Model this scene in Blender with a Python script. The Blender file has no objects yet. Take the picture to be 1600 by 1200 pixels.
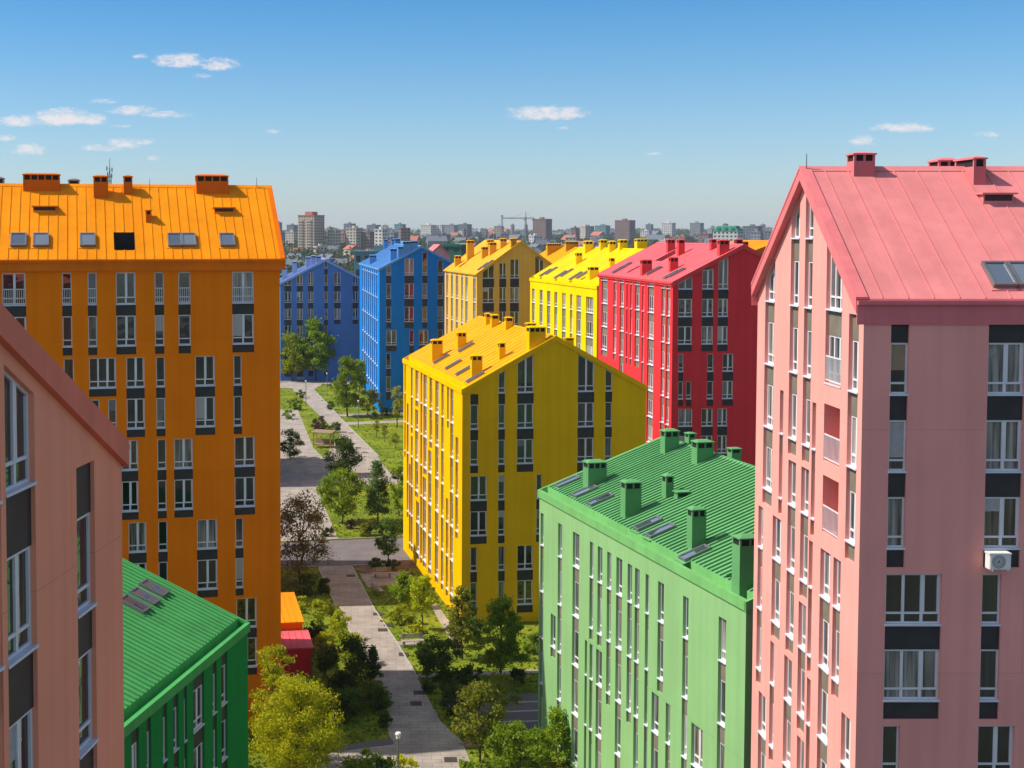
import bpy, math, random
from mathutils import Vector, Matrix
RAD = math.radians
sc = bpy.context.scene
COL = sc.collection

# ------------------------------------------------------------------ camera model
F, PPX, HY, PITCH, H = 2100.0, 570.0, 365.0, RAD(3.0), 33.0
PPY = HY + F * math.tan(PITCH)
CAM = Vector((0, 0, H))
ST, CT = math.sin(PITCH), math.cos(PITCH)

def ray(px, py):
    x = (px - PPX) / F; y = (PPY - py) / F
    return Vector((x, y * ST + CT, y * CT - ST))
def at(px, py, d):
    v = ray(px, py); return CAM + v * (d / v.y)
def ground(px, py, z=0.0):
    v = ray(px, py); return CAM + v * ((z - H) / v.z)

# ------------------------------------------------------------------ mesh helper
class MB:
    def __init__(s): s.v = []; s.f = []; s.m = []
    def poly(s, pts, mi=0):
        n = len(s.v); s.v.extend([tuple(p) for p in pts]); s.f.append(tuple(range(n, n + len(pts)))); s.m.append(mi)
    def hexa(s, a, b, mi=0):
        # a, b: two loops of equal length joined by side faces and capped
        n = len(s.v); k = len(a); s.v.extend([tuple(p) for p in a]); s.v.extend([tuple(p) for p in b])
        s.f.append(tuple(range(n + k - 1, n - 1, -1))); s.m.append(mi)
        s.f.append(tuple(range(n + k, n + 2 * k))); s.m.append(mi)
        for i in range(k):
            j = (i + 1) % k
            s.f.append((n + i, n + j, n + k + j, n + k + i)); s.m.append(mi)
    def box(s, x0, x1, y0, y1, z0, z1, mi=0):
        s.hexa([(x0, y0, z0), (x1, y0, z0), (x1, y1, z0), (x0, y1, z0)],
               [(x0, y0, z1), (x1, y0, z1), (x1, y1, z1), (x0, y1, z1)], mi)
    def tube(s, p, q, r0, r1, k=6, mi=0):
        p = Vector(p); q = Vector(q); d = (q - p).normalized()
        a = d.orthogonal().normalized(); b = d.cross(a)
        s.hexa([p + (a * math.cos(i * 6.2832 / k) + b * math.sin(i * 6.2832 / k)) * r0 for i in range(k)],
               [q + (a * math.cos(i * 6.2832 / k) + b * math.sin(i * 6.2832 / k)) * r1 for i in range(k)], mi)
    def mesh(s, name, mats):
        me = bpy.data.meshes.new(name); me.from_pydata(s.v, [], s.f)
        for m in mats: me.materials.append(m)
        me.polygons.foreach_set('material_index', s.m); me.update(); return me
    def build(s, name, mats, parent=None, loc=(0, 0, 0), rz=0.0):
        return link(name, s.mesh(name, mats), parent, loc, rz)

def link(name, data, parent=None, loc=(0, 0, 0), rz=0.0):
    o = bpy.data.objects.new(name, data); COL.objects.link(o)
    o.parent = parent; o.location = loc; o.rotation_euler = (0, 0, rz); return o
def tag(o, label=None, cat=None, group=None, kind=None):
    if label: o['label'] = label
    if cat: o['category'] = cat
    if group: o['group'] = group
    if kind: o['kind'] = kind
    return o
def empty(name, loc, rz, label, cat, group=None):
    return tag(link(name, None, None, loc, rz), label, cat, group)

# ------------------------------------------------------------------ materials
def new_mat(name):
    m = bpy.data.materials.new(name); m.use_nodes = True
    nt = m.node_tree; return m, nt, nt.nodes['Principled BSDF']
def nd(nt, t, **kw):
    n = nt.nodes.new(t)
    for k, v in kw.items(): setattr(n, k, v)
    return n
def mat_basic(name, rgb, rough=0.7, var=0.08, scale=1.5, bump=0.0, bscale=30, spec=0.3, metal=0.0, stain=0.0, sheets=None):
    """colour with soft noise variation, faint vertical weather streaks and a fine bump"""
    m, nt, b = new_mat(name); L = nt.links
    tc = nd(nt, 'ShaderNodeTexCoord')
    no = nd(nt, 'ShaderNodeTexNoise'); no.inputs['Scale'].default_value = scale; no.inputs['Detail'].default_value = 6
    L.new(tc.outputs['Object'], no.inputs['Vector'])
    r = nd(nt, 'ShaderNodeMapRange'); r.inputs['From Min'].default_value = 0.3; r.inputs['From Max'].default_value = 0.7
    r.inputs['To Min'].default_value = 1 - var; r.inputs['To Max'].default_value = 1 + var
    L.new(no.outputs['Fac'], r.inputs['Value'])
    mul = nd(nt, 'ShaderNodeVectorMath', operation='SCALE'); mul.inputs[0].default_value = rgb
    L.new(r.outputs[0], mul.inputs['Scale']); out = mul.outputs[0]
    if stain:
        mp = nd(nt, 'ShaderNodeMapping'); mp.inputs['Scale'].default_value = (2.2, 2.2, 0.06)
        L.new(tc.outputs['Object'], mp.inputs['Vector'])
        n2 = nd(nt, 'ShaderNodeTexNoise'); n2.inputs['Scale'].default_value = 1.0; n2.inputs['Detail'].default_value = 5
        L.new(mp.outputs[0], n2.inputs['Vector'])
        r2 = nd(nt, 'ShaderNodeMapRange'); r2.inputs['From Min'].default_value = 0.42; r2.inputs['From Max'].default_value = 0.75
        r2.inputs['To Min'].default_value = 1.0; r2.inputs['To Max'].default_value = 1.0 - stain
        L.new(n2.outputs['Fac'], r2.inputs['Value'])
        m2 = nd(nt, 'ShaderNodeVectorMath', operation='SCALE'); L.new(out, m2.inputs[0]); L.new(r2.outputs[0], m2.inputs['Scale'])
        out = m2.outputs[0]
    if sheets:      # render bays with joints, or roof sheets: each a shade of its own
        sx = nd(nt, 'ShaderNodeSeparateXYZ'); L.new(tc.outputs['Object'], sx.inputs[0])
        cb = nd(nt, 'ShaderNodeCombineXYZ')
        if sheets[4] == 'wall':
            sm_ = nd(nt, 'ShaderNodeMath', operation='ADD'); L.new(sx.outputs['X'], sm_.inputs[0]); L.new(sx.outputs['Y'], sm_.inputs[1])
            L.new(sm_.outputs[0], cb.inputs[0]); L.new(sx.outputs['Z'], cb.inputs[1])
        elif sheets[4] == 'x': L.new(sx.outputs['Y'], cb.inputs[0]); L.new(sx.outputs['X'], cb.inputs[1])
        else: L.new(sx.outputs['X'], cb.inputs[0]); L.new(sx.outputs['Y'], cb.inputs[1])
        bk = nd(nt, 'ShaderNodeTexBrick'); bk.offset = .37; bk.inputs['Scale'].default_value = 1; bk.inputs['Brick Width'].default_value = sheets[0]; bk.inputs['Row Height'].default_value = sheets[1]
        bk.inputs['Mortar Size'].default_value = sheets[2]; v_ = sheets[3]
        bk.inputs['Color1'].default_value = (1 - v_, 1 - v_, 1 - v_, 1); bk.inputs['Color2'].default_value = (1 + v_ * .6, 1 + v_ * .6, 1 + v_ * .6, 1); bk.inputs['Mortar'].default_value = (.82, .82, .82, 1)
        L.new(cb.outputs[0], bk.inputs['Vector'])
        mm = nd(nt, 'ShaderNodeVectorMath', operation='MULTIPLY'); L.new(out, mm.inputs[0]); L.new(bk.outputs['Color'], mm.inputs[1]); out = mm.outputs[0]
    L.new(out, b.inputs['Base Color'])
    b.inputs['Roughness'].default_value = rough; b.inputs['Specular IOR Level'].default_value = spec
    b.inputs['Metallic'].default_value = metal
    if bump:
        n3 = nd(nt, 'ShaderNodeTexNoise'); n3.inputs['Scale'].default_value = bscale; n3.inputs['Detail'].default_value = 4
        L.new(tc.outputs['Object'], n3.inputs['Vector'])
        bp = nd(nt, 'ShaderNodeBump'); bp.inputs['Strength'].default_value = bump; bp.inputs['Distance'].default_value = 0.02
        L.new(n3.outputs['Fac'], bp.inputs['Height']); L.new(bp.outputs[0], b.inputs['Normal'])
    return m
def mat_glass(name, cols, refl=0.16, wave=0.12, fold=1.0):
    """window pane: a room or a curtain seen through reflecting glass, each pane its own"""
    m, nt, b = new_mat(name); L = nt.links
    oi = nd(nt, 'ShaderNodeObjectInfo')
    cr = nd(nt, 'ShaderNodeValToRGB'); cr.color_ramp.interpolation = 'CONSTANT'
    el = cr.color_ramp.elements
    for i, c in enumerate(cols):
        e = el[i] if i < 2 else el.new(i / len(cols))
        e.position = i / len(cols); e.color = (*c, 1)
    L.new(oi.outputs['Random'], cr.inputs['Fac'])
    tc = nd(nt, 'ShaderNodeTexCoord'); mp = nd(nt, 'ShaderNodeMapping'); mp.inputs['Scale'].default_value = (5, 5, 0.25)
    ad = nd(nt, 'ShaderNodeVectorMath', operation='ADD'); L.new(tc.outputs['Object'], ad.inputs[0])
    sca = nd(nt, 'ShaderNodeVectorMath', operation='SCALE'); sca.inputs[0].default_value = (37, 19, 11); L.new(oi.outputs['Random'], sca.inputs['Scale'])
    L.new(sca.outputs[0], ad.inputs[1]); L.new(ad.outputs[0], mp.inputs['Vector'])
    no = nd(nt, 'ShaderNodeTexNoise'); no.inputs['Scale'].default_value = 1.3; no.inputs['Detail'].default_value = 3
    L.new(mp.outputs[0], no.inputs['Vector'])
    r = nd(nt, 'ShaderNodeMapRange'); r.inputs['From Min'].default_value = 0.35; r.inputs['From Max'].default_value = 0.65
    r.inputs['To Min'].default_value = 1 - .85 * fold; r.inputs['To Max'].default_value = 1 + .6 * fold; L.new(no.outputs['Fac'], r.inputs['Value'])
    mul = nd(nt, 'ShaderNodeVectorMath', operation='SCALE'); L.new(cr.outputs[0], mul.inputs[0]); L.new(r.outputs[0], mul.inputs['Scale'])
    L.new(mul.outputs[0], b.inputs['Base Color']); b.inputs['Roughness'].default_value = 0.6; b.inputs['Specular IOR Level'].default_value = 0.0
    gl = nd(nt, 'ShaderNodeBsdfGlossy'); gl.inputs['Roughness'].default_value = 0.02
    gl.inputs['Color'].default_value = (.9, .95, 1, 1)
    wn = nd(nt, 'ShaderNodeTexNoise'); wn.inputs['Scale'].default_value = 0.8
    L.new(ad.outputs[0], wn.inputs['Vector'])
    bp = nd(nt, 'ShaderNodeBump'); bp.inputs['Strength'].default_value = wave; bp.inputs['Distance'].default_value = 0.1
    L.new(wn.outputs['Fac'], bp.inputs['Height']); L.new(bp.outputs[0], gl.inputs['Normal'])
    fr = nd(nt, 'ShaderNodeLayerWeight'); fr.inputs['Blend'].default_value = 0.35
    ma = nd(nt, 'ShaderNodeMapRange'); ma.inputs['To Min'].default_value = refl; ma.inputs['To Max'].default_value = 0.75
    L.new(fr.outputs['Fresnel'], ma.inputs['Value'])
    mx = nd(nt, 'ShaderNodeMixShader'); L.new(ma.outputs[0], mx.inputs['Fac']); L.new(b.outputs[0], mx.inputs[1]); L.new(gl.outputs[0], mx.inputs[2])
    L.new(mx.outputs[0], nt.nodes['Material Output'].inputs['Surface'])
    return m
def mat_leaf(name, rgb, rgb2, trans=0.42, scale=1.2):
    m, nt, b = new_mat(name); L = nt.links
    tc = nd(nt, 'ShaderNodeTexCoord'); oi = nd(nt, 'ShaderNodeObjectInfo')
    no = nd(nt, 'ShaderNodeTexNoise'); no.inputs['Scale'].default_value = scale; no.inputs['Detail'].default_value = 8
    L.new(tc.outputs['Object'], no.inputs['Vector'])
    r = nd(nt, 'ShaderNodeMapRange'); r.inputs['From Min'].default_value = 0.3; r.inputs['From Max'].default_value = 0.7; L.new(no.outputs['Fac'], r.inputs['Value'])
    mx = nd(nt, 'ShaderNodeMix', data_type='RGBA'); mx.inputs['A'].default_value = (*rgb, 1); mx.inputs['B'].default_value = (*rgb2, 1)
    L.new(r.outputs[0], mx.inputs['Factor'])
    hs = nd(nt, 'ShaderNodeHueSaturation')
    r2 = nd(nt, 'ShaderNodeMapRange'); r2.inputs['To Min'].default_value = 0.75; r2.inputs['To Max'].default_value = 1.2; L.new(oi.outputs['Random'], r2.inputs['Value'])
    L.new(r2.outputs[0], hs.inputs['Value']); L.new(mx.outputs['Result'], hs.inputs['Color'])
    L.new(hs.outputs[0], b.inputs['Base Color']); b.inputs['Roughness'].default_value = 0.6; b.inputs['Specular IOR Level'].default_value = 0.25
    tr = nd(nt, 'ShaderNodeBsdfTranslucent'); L.new(hs.outputs[0], tr.inputs['Color'])
    ms = nd(nt, 'ShaderNodeMixShader'); ms.inputs['Fac'].default_value = trans
    L.new(b.outputs[0], ms.inputs[1]); L.new(tr.outputs[0], ms.inputs[2]); L.new(ms.outputs[0], nt.nodes['Material Output'].inputs['Surface'])
    return m

def wallmat(n, c): return mat_basic(n, c, 0.9, 0.06, 0.3, 0.25, 25, 0.0, stain=0.09, sheets=(9.3, 8.7, .012, .022, 'wall'))
def roofmat(n, c, ax='y'): return mat_basic(n, c, 0.55, 0.09, 0.5, 0.05, 3, 0.06, stain=0.09, sheets=(7.5, .6, .004, .05, ax))
M = {}
M['frame'] = mat_basic('white_window_plastic', (.72, .72, .74), 0.4, 0.04, 2)
M['sill'] = mat_basic('pale_metal_sill', (.62, .66, .74), 0.4, 0.05, 2)
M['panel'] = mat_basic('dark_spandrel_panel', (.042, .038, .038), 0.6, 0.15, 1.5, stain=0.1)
M['panel_lit'] = mat_basic('taupe_spandrel_panel', (.20, .175, .135), 0.6, 0.12, 1.5, stain=0.1)  # same panels on sunlit facades, the sun painted in as a lighter colour
M['dark'] = mat_basic('dark_void', (.02, .02, .02), 0.9)  # near-black paint for the shade inside vent slots and the roof well
M['metal'] = mat_basic('grey_metal', (.25, .25, .26), 0.45, metal=0.6)
M['white'] = mat_basic('white_paint', (.75, .74, .72), 0.5, 0.06, 3)
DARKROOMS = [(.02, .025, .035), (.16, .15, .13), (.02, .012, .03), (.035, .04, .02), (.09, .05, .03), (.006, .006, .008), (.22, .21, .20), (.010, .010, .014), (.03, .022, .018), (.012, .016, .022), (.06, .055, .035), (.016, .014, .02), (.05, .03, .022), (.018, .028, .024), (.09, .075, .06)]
BLINDS = [(.20, .175, .14), (.12, .10, .08), (.28, .25, .21), (.16, .15, .14), (.07, .065, .06), (.24, .2, .15), (.10, .09, .08), (.40, .38, .35)]  # pane tones on sunlit facades: blinds plus painted-in bright reflections
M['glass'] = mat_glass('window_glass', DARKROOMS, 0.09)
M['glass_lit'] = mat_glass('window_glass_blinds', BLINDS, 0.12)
M['skylight'] = mat_glass('skylight_glass', [(.10, .13, .17), (.16, .19, .22), (.06, .08, .11)], 0.3, 0.0, 0.0)

BR = random.Random(77)
for n_, c_ in (('white', (.42, .41, .40)), ('tan', (.34, .24, .15)), ('grey', (.20, .21, .23))): M['blind_' + n_] = mat_basic('roller_blind_' + n_, c_, .8, .08, 4)
# ------------------------------------------------------------------ windows
CACHE = {}
def window_meshes(w, hl, hr, n, transom):
    key = (round(w, 2), round(hl, 2), round(hr, 2), n, transom)
    if key in CACHE: return CACHE[key]
    top = lambda x: hl + (hr - hl) * x / w
    fw = 0.065; f = MB()
    def vbar(x0, x1, z0, ya, yb, dt=0.0):
        f.hexa([(x0, ya, z0), (x1, ya, z0), (x1, yb, z0), (x0, yb, z0)],
               [(x0, ya, top(x0) - dt), (x1, ya, top(x1) - dt), (x1, yb, top(x1) - dt), (x0, yb, top(x0) - dt)])
    vbar(0, fw, 0, .12, .20); vbar(w - fw, w, 0, .12, .20)
    f.box(0, w, .117, .203, 0, fw)
    f.hexa([(0, .116, hl - fw), (w, .116, hr - fw), (w, .116, hr), (0, .116, hl)], [(0, .204, hl - fw), (w, .204, hr - fw), (w, .204, hr), (0, .204, hl)])
    for i in range(1, n):
        x = w * i / n; vbar(x - .05, x + .05, fw, .114, .2, .01)
    hm = min(hl, hr)
    if transom and hm > 1.0:
        z = 0.19 * max(hl, hr) if max(hl, hr) < 2.6 else 0.42
        f.box(fw, w - fw, .119, .2, z, z + .07)
        if n >= 2:   # opening sash with a thicker frame of its own in one light
            x0 = w * (n - 1) / n + .05; x1 = w - fw
            f.box(x0, x0 + .05, .11, .19, z + .07, top(x0) - fw); f.box(x1 - .05, x1, .11, .19, z + .07, top(x1) - fw - .0)
    fm = f.mesh('window', [M['frame']])
    p = MB(); p.poly([(.01, .17, .01), (w - .01, .17, .01), (w - .01, .17, hr - .01), (.01, .17, hl - .01)]); pm = p.mesh('pane', [M['glass']])
    p = MB(); p.poly([(.01, .17, .01), (w - .01, .17, .01), (w - .01, .17, hr - .01), (.01, .17, hl - .01)]); pl = p.mesh('pane', [M['glass_lit']])
    s = MB(); s.box(-.015, w + .015, -.02, .2, -.04, -.004); s.box(-.015, w + .015, -.03, -.02, -.06, -.002); sm = s.mesh('sill', [M['sill']])
    s2 = MB(); s2.box(-.004, w + .004, -.06, .2, -.04, -.004); s2.box(-.015, w + .015, -.07, -.06, -.06, -.002); sm2 = s2.mesh('sill', [M['sill']])
    CACHE[key] = (fm, pm, pl, (sm, sm2)); return CACHE[key]
def panel_mesh(w, hl, hr, lit):
    key = ('p', round(w, 2), round(hl, 2), round(hr, 2), lit)
    if key not in CACHE:
        m = MB(); m.hexa([(0, .09, 0), (w, .09, 0), (w, .09, hr), (0, .09, hl)], [(0, .2, 0), (w, .2, 0), (w, .2, hr), (0, .2, hl)])
        CACHE[key] = m.mesh('spandrel_panel', [M['panel_lit'] if lit else M['panel']])
    return CACHE[key]
def rail_mesh(w):
    key = ('r', round(w, 2))
    if key not in CACHE:
        m = MB(); m.box(0, w, .02, .05, .98, 1.03); m.box(0, w, .02, .05, .08, .12)
        k = max(3, int(w / .13))
        for i in range(k + 1):
            x = .02 + (w - .04) * i / k; m.box(x - .014, x + .014, .023, .047, .12, .98)
        CACHE[key] = m.mesh('railing', [M['frame']])
    return CACHE[key]

# ------------------------------------------------------------------ buildings
class Building:
    def __init__(s, name, label, P, vp, corner, W=None, D=None, E=None, ridge='y', wall=None, roof=None, trim=None, cat='apartment building', group=None):
        v = ray(vp, HY); s.rz = -math.atan2(v.x, v.y)
        s.X = Vector((math.cos(s.rz), math.sin(s.rz), 0)); s.Y = Vector((-math.sin(s.rz), math.cos(s.rz), 0))
        s.P = Vector(P); s.corner = corner; s.W = W; s.D = D; s.E = E if E else P[2]
        s.ridge = ridge; s.name = name; s.wallm = wall; s.roofm = roof; s.trimm = trim or roof; s.chim_m = None
        s.slots = {'front': [], 'left': [], 'right': [], 'back': []}; s.label = label; s.cat = cat; s.group = group
    def place(s):
        c = s.corner
        s.o = Vector((s.P.x, s.P.y, 0)) - s.X * (s.W if 'r' in c else 0) - s.Y * (s.D if 'b' in c else 0)
    def loc(s, w): w = Vector(w) - s.o; return Vector((w.dot(s.X), w.dot(s.Y), w.z))
    def lray(s, px, py):
        v = ray(px, py); return s.loc(CAM), Vector((v.dot(s.X), v.dot(s.Y), v.z))
    def face(s, n):
        return {'front': ((0, 0), (1, 0), (0, -1), s.W), 'left': ((0, s.D), (0, -1), (-1, 0), s.D),
                'right': ((s.W, 0), (0, 1), (1, 0), s.D), 'back': ((s.W, s.D), (-1, 0), (0, 1), s.W)}[n]
    def hit(s, face, px, py):
        (ox, oy), U, N, L = s.face(face); o, d = s.lray(px, py)
        t = ((ox - o.x) * N[0] + (oy - o.y) * N[1]) / (d.x * N[0] + d.y * N[1])
        p = o + d * t
        return (p.x - ox) * U[0] + (p.y - oy) * U[1], p.z
    # sizes from pixels on a face plane through the known corner
    def solve(s, face, px, py):
        """u distance along a face from the known corner to the pixel column"""
        n = {'front': s.Y, 'back': s.Y, 'left': s.X, 'right': s.X}[face]
        d = ray(px, py); t = (s.P - CAM).dot(n) / d.dot(n); q = CAM + d * t
        ax = s.X if face in ('front', 'back') else s.Y
        return abs((q - s.P).dot(ax)), q.z
    def la(s): return s.D if s.ridge == 'y' else s.W
    def wb(s): return s.W if s.ridge == 'y' else s.D
    def zr(s, b):
        h = s.wb() / 2; return s.E + s.rise * (1 - abs(b - h) / h)
    def gable(s, f): return (s.ridge == 'y') == (f in ('front', 'back'))
    def top(s, f):
        if not s.gable(f): return lambda u: s.E - .12
        return lambda u: s.zr(u) - .12
    def m(s, a, b, z): return (b, a, z) if s.ridge == 'y' else (a, b, z)
    def roof_hit(s, px, py, side):
        o, d = s.lray(px, py)
        h = s.wb() / 2; k = s.rise / h
        ob, db = (o.x, d.x) if s.ridge == 'y' else (o.y, d.y)
        # z = E + k*b (side 0)   z = E + k*(wb-b) (side 1)
        if side == 0: t = (s.E + k * ob - o.z) / (d.z - k * db)
        else: t = (s.E + k * (s.wb() - ob) - o.z) / (d.z + k * db)
        return o + d * t, t
    # ---------------- slots
    def slot(s, f, u0, u1, items, n=1, lit=False, inset=0.35):
        if u1 < u0: u0, u1 = u1, u0
        L = s.face(f)[3]
        if u0 < .05 or u1 > L - .05:
            u0 = max(u0, .12); u1 = min(u1, L - .12)
        if u1 - u0 < .25: return
        items = [i for i in items if i[1] > .3 and i[2] - i[1] > .1]
        if not items: return
        z0 = min(i[1] for i in items); z1 = max(i[2] for i in items)
        for q in s.slots[f]:      # never let two openings overlap
            if u0 < q['u1'] + .04 and u1 > q['u0'] - .04 and z0 < q['z1'] + .03 and z1 > q['z0'] - .03: return
        s.slots[f].append(dict(u0=u0, u1=u1, z0=z0, z1=z1, items=items, n=n, lit=lit, inset=inset))
    def col(s, f, u0, u1, k0, k1, n=None, lit=False, top_panel=0.0, tail=0.75, rails=(), grow=0.0):
        """a slot of windows and dark panels from floor row k0 (top) down to k1"""
        items = []; fh, hw = s.fh, s.hw
        for k in range(k0, k1 + 1):
            zt = s.zh - k * fh + (grow if k == k0 else 0)
            zs = s.zh - k * fh - hw
            zb = s.zh - (k + 1) * fh if k < k1 else zs - (fh - hw) * tail
            items.append(('w', zs, zt, k in rails)); items.append(('p', zb, zs))
        if top_panel: items.insert(0, ('p', items[0][2], items[0][2] + top_panel))
        w = abs(u1 - u0)
        s.slot(f, u0, u1, items, n or (1 if w < 1.05 else 2 if w < 1.9 else 3), lit)
    def colpx(s, f, x0, x1, y, k0, k1, **kw):
        s.col(f, s.hit(f, x0, y)[0], s.hit(f, x1, y)[0], k0, k1, **kw)
    # ---------------- build
    def build(s, base=-0.6):
        s.root = empty(s.name, s.o, s.rz, s.label, s.cat, s.group)
        w = MB()
        for f in s.slots:
            (ox, oy), U, N, L = s.face(f); tp = s.top(f); g = s.gable(f)
            pt = lambda u, z, d=0.0: (ox + U[0] * u - N[0] * d, oy + U[1] * u - N[1] * d, z)
            sl = s.slots[f]
            def stop(q, u): return min(q['z1'], tp(u) - q['inset'])
            br = {0.0, L}
            if g: br.add(L / 2)
            for q in sl:
                br.add(q['u0']); br.add(q['u1'])
                if g:
                    zz = q['z1'] + q['inset']; k = s.rise / (L / 2)
                    for c in ((zz + .12 - s.E) / k, L - (zz + .12 - s.E) / k):
                        if q['u0'] < c < q['u1']: br.add(c)
            br = sorted(br)
            for a, b in zip(br, br[1:]):
                if b - a < 1e-5: continue
                mid = (a + b) / 2
                cov = sorted([q for q in sl if q['u0'] <= mid <= q['u1']], key=lambda q: q['z0'])
                lo = (base, base)
                for q in cov:
                    w.poly([pt(a, lo[0]), pt(b, lo[1]), pt(b, q['z0']), pt(a, q['z0'])])
                    lo = (stop(q, a), stop(q, b))
                w.poly([pt(a, lo[0]), pt(b, lo[1]), pt(b, tp(b)), pt(a, tp(a))])
                for q in cov:
                    w.poly([pt(a, stop(q, a)), pt(b, stop(q, b)), pt(b, stop(q, b), .22 + q['lit'] * .04), pt(a, stop(q, a), .22 + q['lit'] * .04)])
                    w.poly([pt(a, q['z0']), pt(b, q['z0']), pt(b, q['z0'], .22 + q['lit'] * .04), pt(a, q['z0'], .22 + q['lit'] * .04)])
            ang = math.atan2(U[1], U[0])
            for q in sl:
                for u in (q['u0'], q['u1']):
                    w.poly([pt(u, q['z0']), pt(u, stop(q, u)), pt(u, stop(q, u), .22 + q['lit'] * .04), pt(u, q['z0'], .22 + q['lit'] * .04)])
                W_ = q['u1'] - q['u0']
                for it in q['items']:
                    z0, z1 = it[1], it[2]
                    hl = min(z1, stop(q, q['u0'])) - z0; hr = min(z1, stop(q, q['u1'])) - z0
                    if max(hl, hr) < .15: continue
                    hl = max(hl, .02); hr = max(hr, .02)
                    if it[0] == 'w':
                        fm, pm, pl, sm = window_meshes(W_, hl, hr, q['n'], True)
                        wo = link('window', fm, s.root, pt(q['u0'], z0, q['lit'] * .04), ang)
                        link('pane', pl if q['lit'] else pm, wo); link('sill', sm[1 if q['lit'] else 0], wo)
                        if not q['lit'] and BR.random() < .2 and min(hl, hr) > 1.2:
                            bh = min(hl, hr) * BR.choice((.25, .35, .5, .7)); bm_ = MB(); zt_ = min(hl, hr) - .07
                            bm_.box(.07, W_ - .07 if q['n'] == 1 else W_ / q['n'] - .05, .155, .166, zt_ - bh, zt_)
                            bm_.build('blind', [M[BR.choice(('blind_white', 'blind_tan', 'blind_grey'))]], wo)
                        if len(it) > 3 and it[3]: link('railing', rail_mesh(W_), wo, (0, -.03 * q['lit'], 0))
                    elif it[0] == 'p':
                        z0 += .0; zt = -.05
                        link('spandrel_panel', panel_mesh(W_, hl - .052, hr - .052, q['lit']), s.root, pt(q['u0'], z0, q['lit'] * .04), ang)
                    elif it[0] == 'l':      # open loggia: a deep recess with floor, back wall and railing
                        d = 1.3
                        w.poly([pt(q['u0'], z0, d), pt(q['u1'], z0, d), pt(q['u1'], z0 + hr, d), pt(q['u0'], z0 + hl, d)])
                        w.poly([pt(q['u0'], z0, .262), pt(q['u1'], z0, .262), pt(q['u1'], z0, d), pt(q['u0'], z0, d)])
                        w.poly([pt(q['u0'], z0 + hl, .262), pt(q['u1'], z0 + hr, .262), pt(q['u1'], z0 + hr, d), pt(q['u0'], z0 + hl, d)])
                        for u, h in ((q['u0'], hl), (q['u1'], hr)):
                            w.poly([pt(u, z0, .262), pt(u, z0 + h, .262), pt(u, z0 + h, d), pt(u, z0, d)])
                        link('railing', rail_mesh(W_), s.root, pt(q['u0'], z0), ang)
        s.wall = w.build('wall', [s.wallm], s.root)
        return s
    def roofing(s, oe=0.15, og=0.15, fascia=0.35, rib=1.0, rw=0.05, rh=0.05, gutter=False, holes=(), well=0, efascia=None, vcap=0.0):
        """two slopes, edge boards, seams, ridge cap; holes: (side, a0, a1, b0, b1) with b from the eave"""
        ef = efascia or fascia; r = MB(); La, Wb = s.la(), s.wb(); h = Wb / 2; k = s.rise / h; m = s.m
        es = 0.55 if gutter else -oe
        for side in (0, 1):
            B = (lambda c: c) if side == 0 else (lambda c: Wb - c)     # c: distance from the eave
            zc = lambda c: s.E + k * c
            hs = [x[1:] for x in holes if x[0] == side]
            br = sorted({-og, La + og} | {x for q in hs for x in q[:2]})
            for a0, a1 in zip(br, br[1:]):
                lo = es
                for q in sorted(hs, key=lambda q: q[2]):
                    if q[0] <= (a0 + a1) / 2 <= q[1]:
                        r.poly([m(a0, B(lo), zc(lo)), m(a1, B(lo), zc(lo)), m(a1, B(q[2]), zc(q[2])), m(a0, B(q[2]), zc(q[2]))]); lo = q[3]
                r.poly([m(a0, B(lo), zc(lo)), m(a1, B(lo), zc(lo)), m(a1, B(h), zc(h)), m(a0, B(h), zc(h))])
            for (a0, a1, b0, b1) in hs:       # sunken roof terrace
                zf = zc(b0) - .25
                r.poly([m(a0, B(b0), zf), m(a1, B(b0), zf), m(a1, B(b1), zf), m(a0, B(b1), zf)], 1)
                r.poly([m(a0, B(b1), zf), m(a1, B(b1), zf), m(a1, B(b1), zc(b1)), m(a0, B(b1), zc(b1))], well)
                for a in (a0, a1): r.poly([m(a, B(b0), zf), m(a, B(b0), zc(b0)), m(a, B(b1), zc(b1)), m(a, B(b1), zf)], well)
                r.poly([m(a0, B(b0), zf), m(a1, B(b0), zf), m(a1, B(b0), zc(b0)), m(a0, B(b0), zc(b0))], 0)
            # seams
            nr = int((La + 2 * og) / rib)
            rnd = random.Random(hash(s.label) % 999 if False else len(s.label) + side)
            for i in range(1, nr):
                a = -og + i * (La + 2 * og) / nr
                segs = [(es + .02, h)]
                for (a0, a1, b0, b1) in hs:
                    if a0 - .1 < a < a1 + .1: segs = [(es + .02, b0), (b1, h)]
                for c0, c1 in segs:
                    r.hexa([m(a - rw / 2, B(c0), zc(c0) - .01), m(a + rw / 2, B(c0), zc(c0) - .01), m(a + rw / 2, B(c0), zc(c0) + rh), m(a - rw / 2, B(c0), zc(c0) + rh)],
                           [m(a - rw / 2, B(c1), zc(c1) - .01), m(a + rw / 2, B(c1), zc(c1) - .01), m(a + rw / 2, B(c1), zc(c1) + rh), m(a - rw / 2, B(c1), zc(c1) + rh)])
            # eave
            if gutter:
                r.hexa([m(-og, B(-.1), s.E - ef), m(-og, B(.14), s.E - ef), m(-og, B(.14), s.E + .02), m(-og, B(-.1), s.E + .02)],
                       [m(La + og, B(-.1), s.E - ef), m(La + og, B(.14), s.E - ef), m(La + og, B(.14), s.E + .02), m(La + og, B(-.1), s.E + .02)], 2)
                zg = s.E - .22
                r.poly([m(0, B(.14), zg), m(La, B(.14), zg), m(La, B(.6), zg), m(0, B(.6), zg)], 2)
                r.poly([m(0, B(.55), zg), m(La, B(.55), zg), m(La, B(.55), zc(.55)), m(0, B(.55), zc(.55))], 2)
            else:
                zt = zc(-oe)
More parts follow.
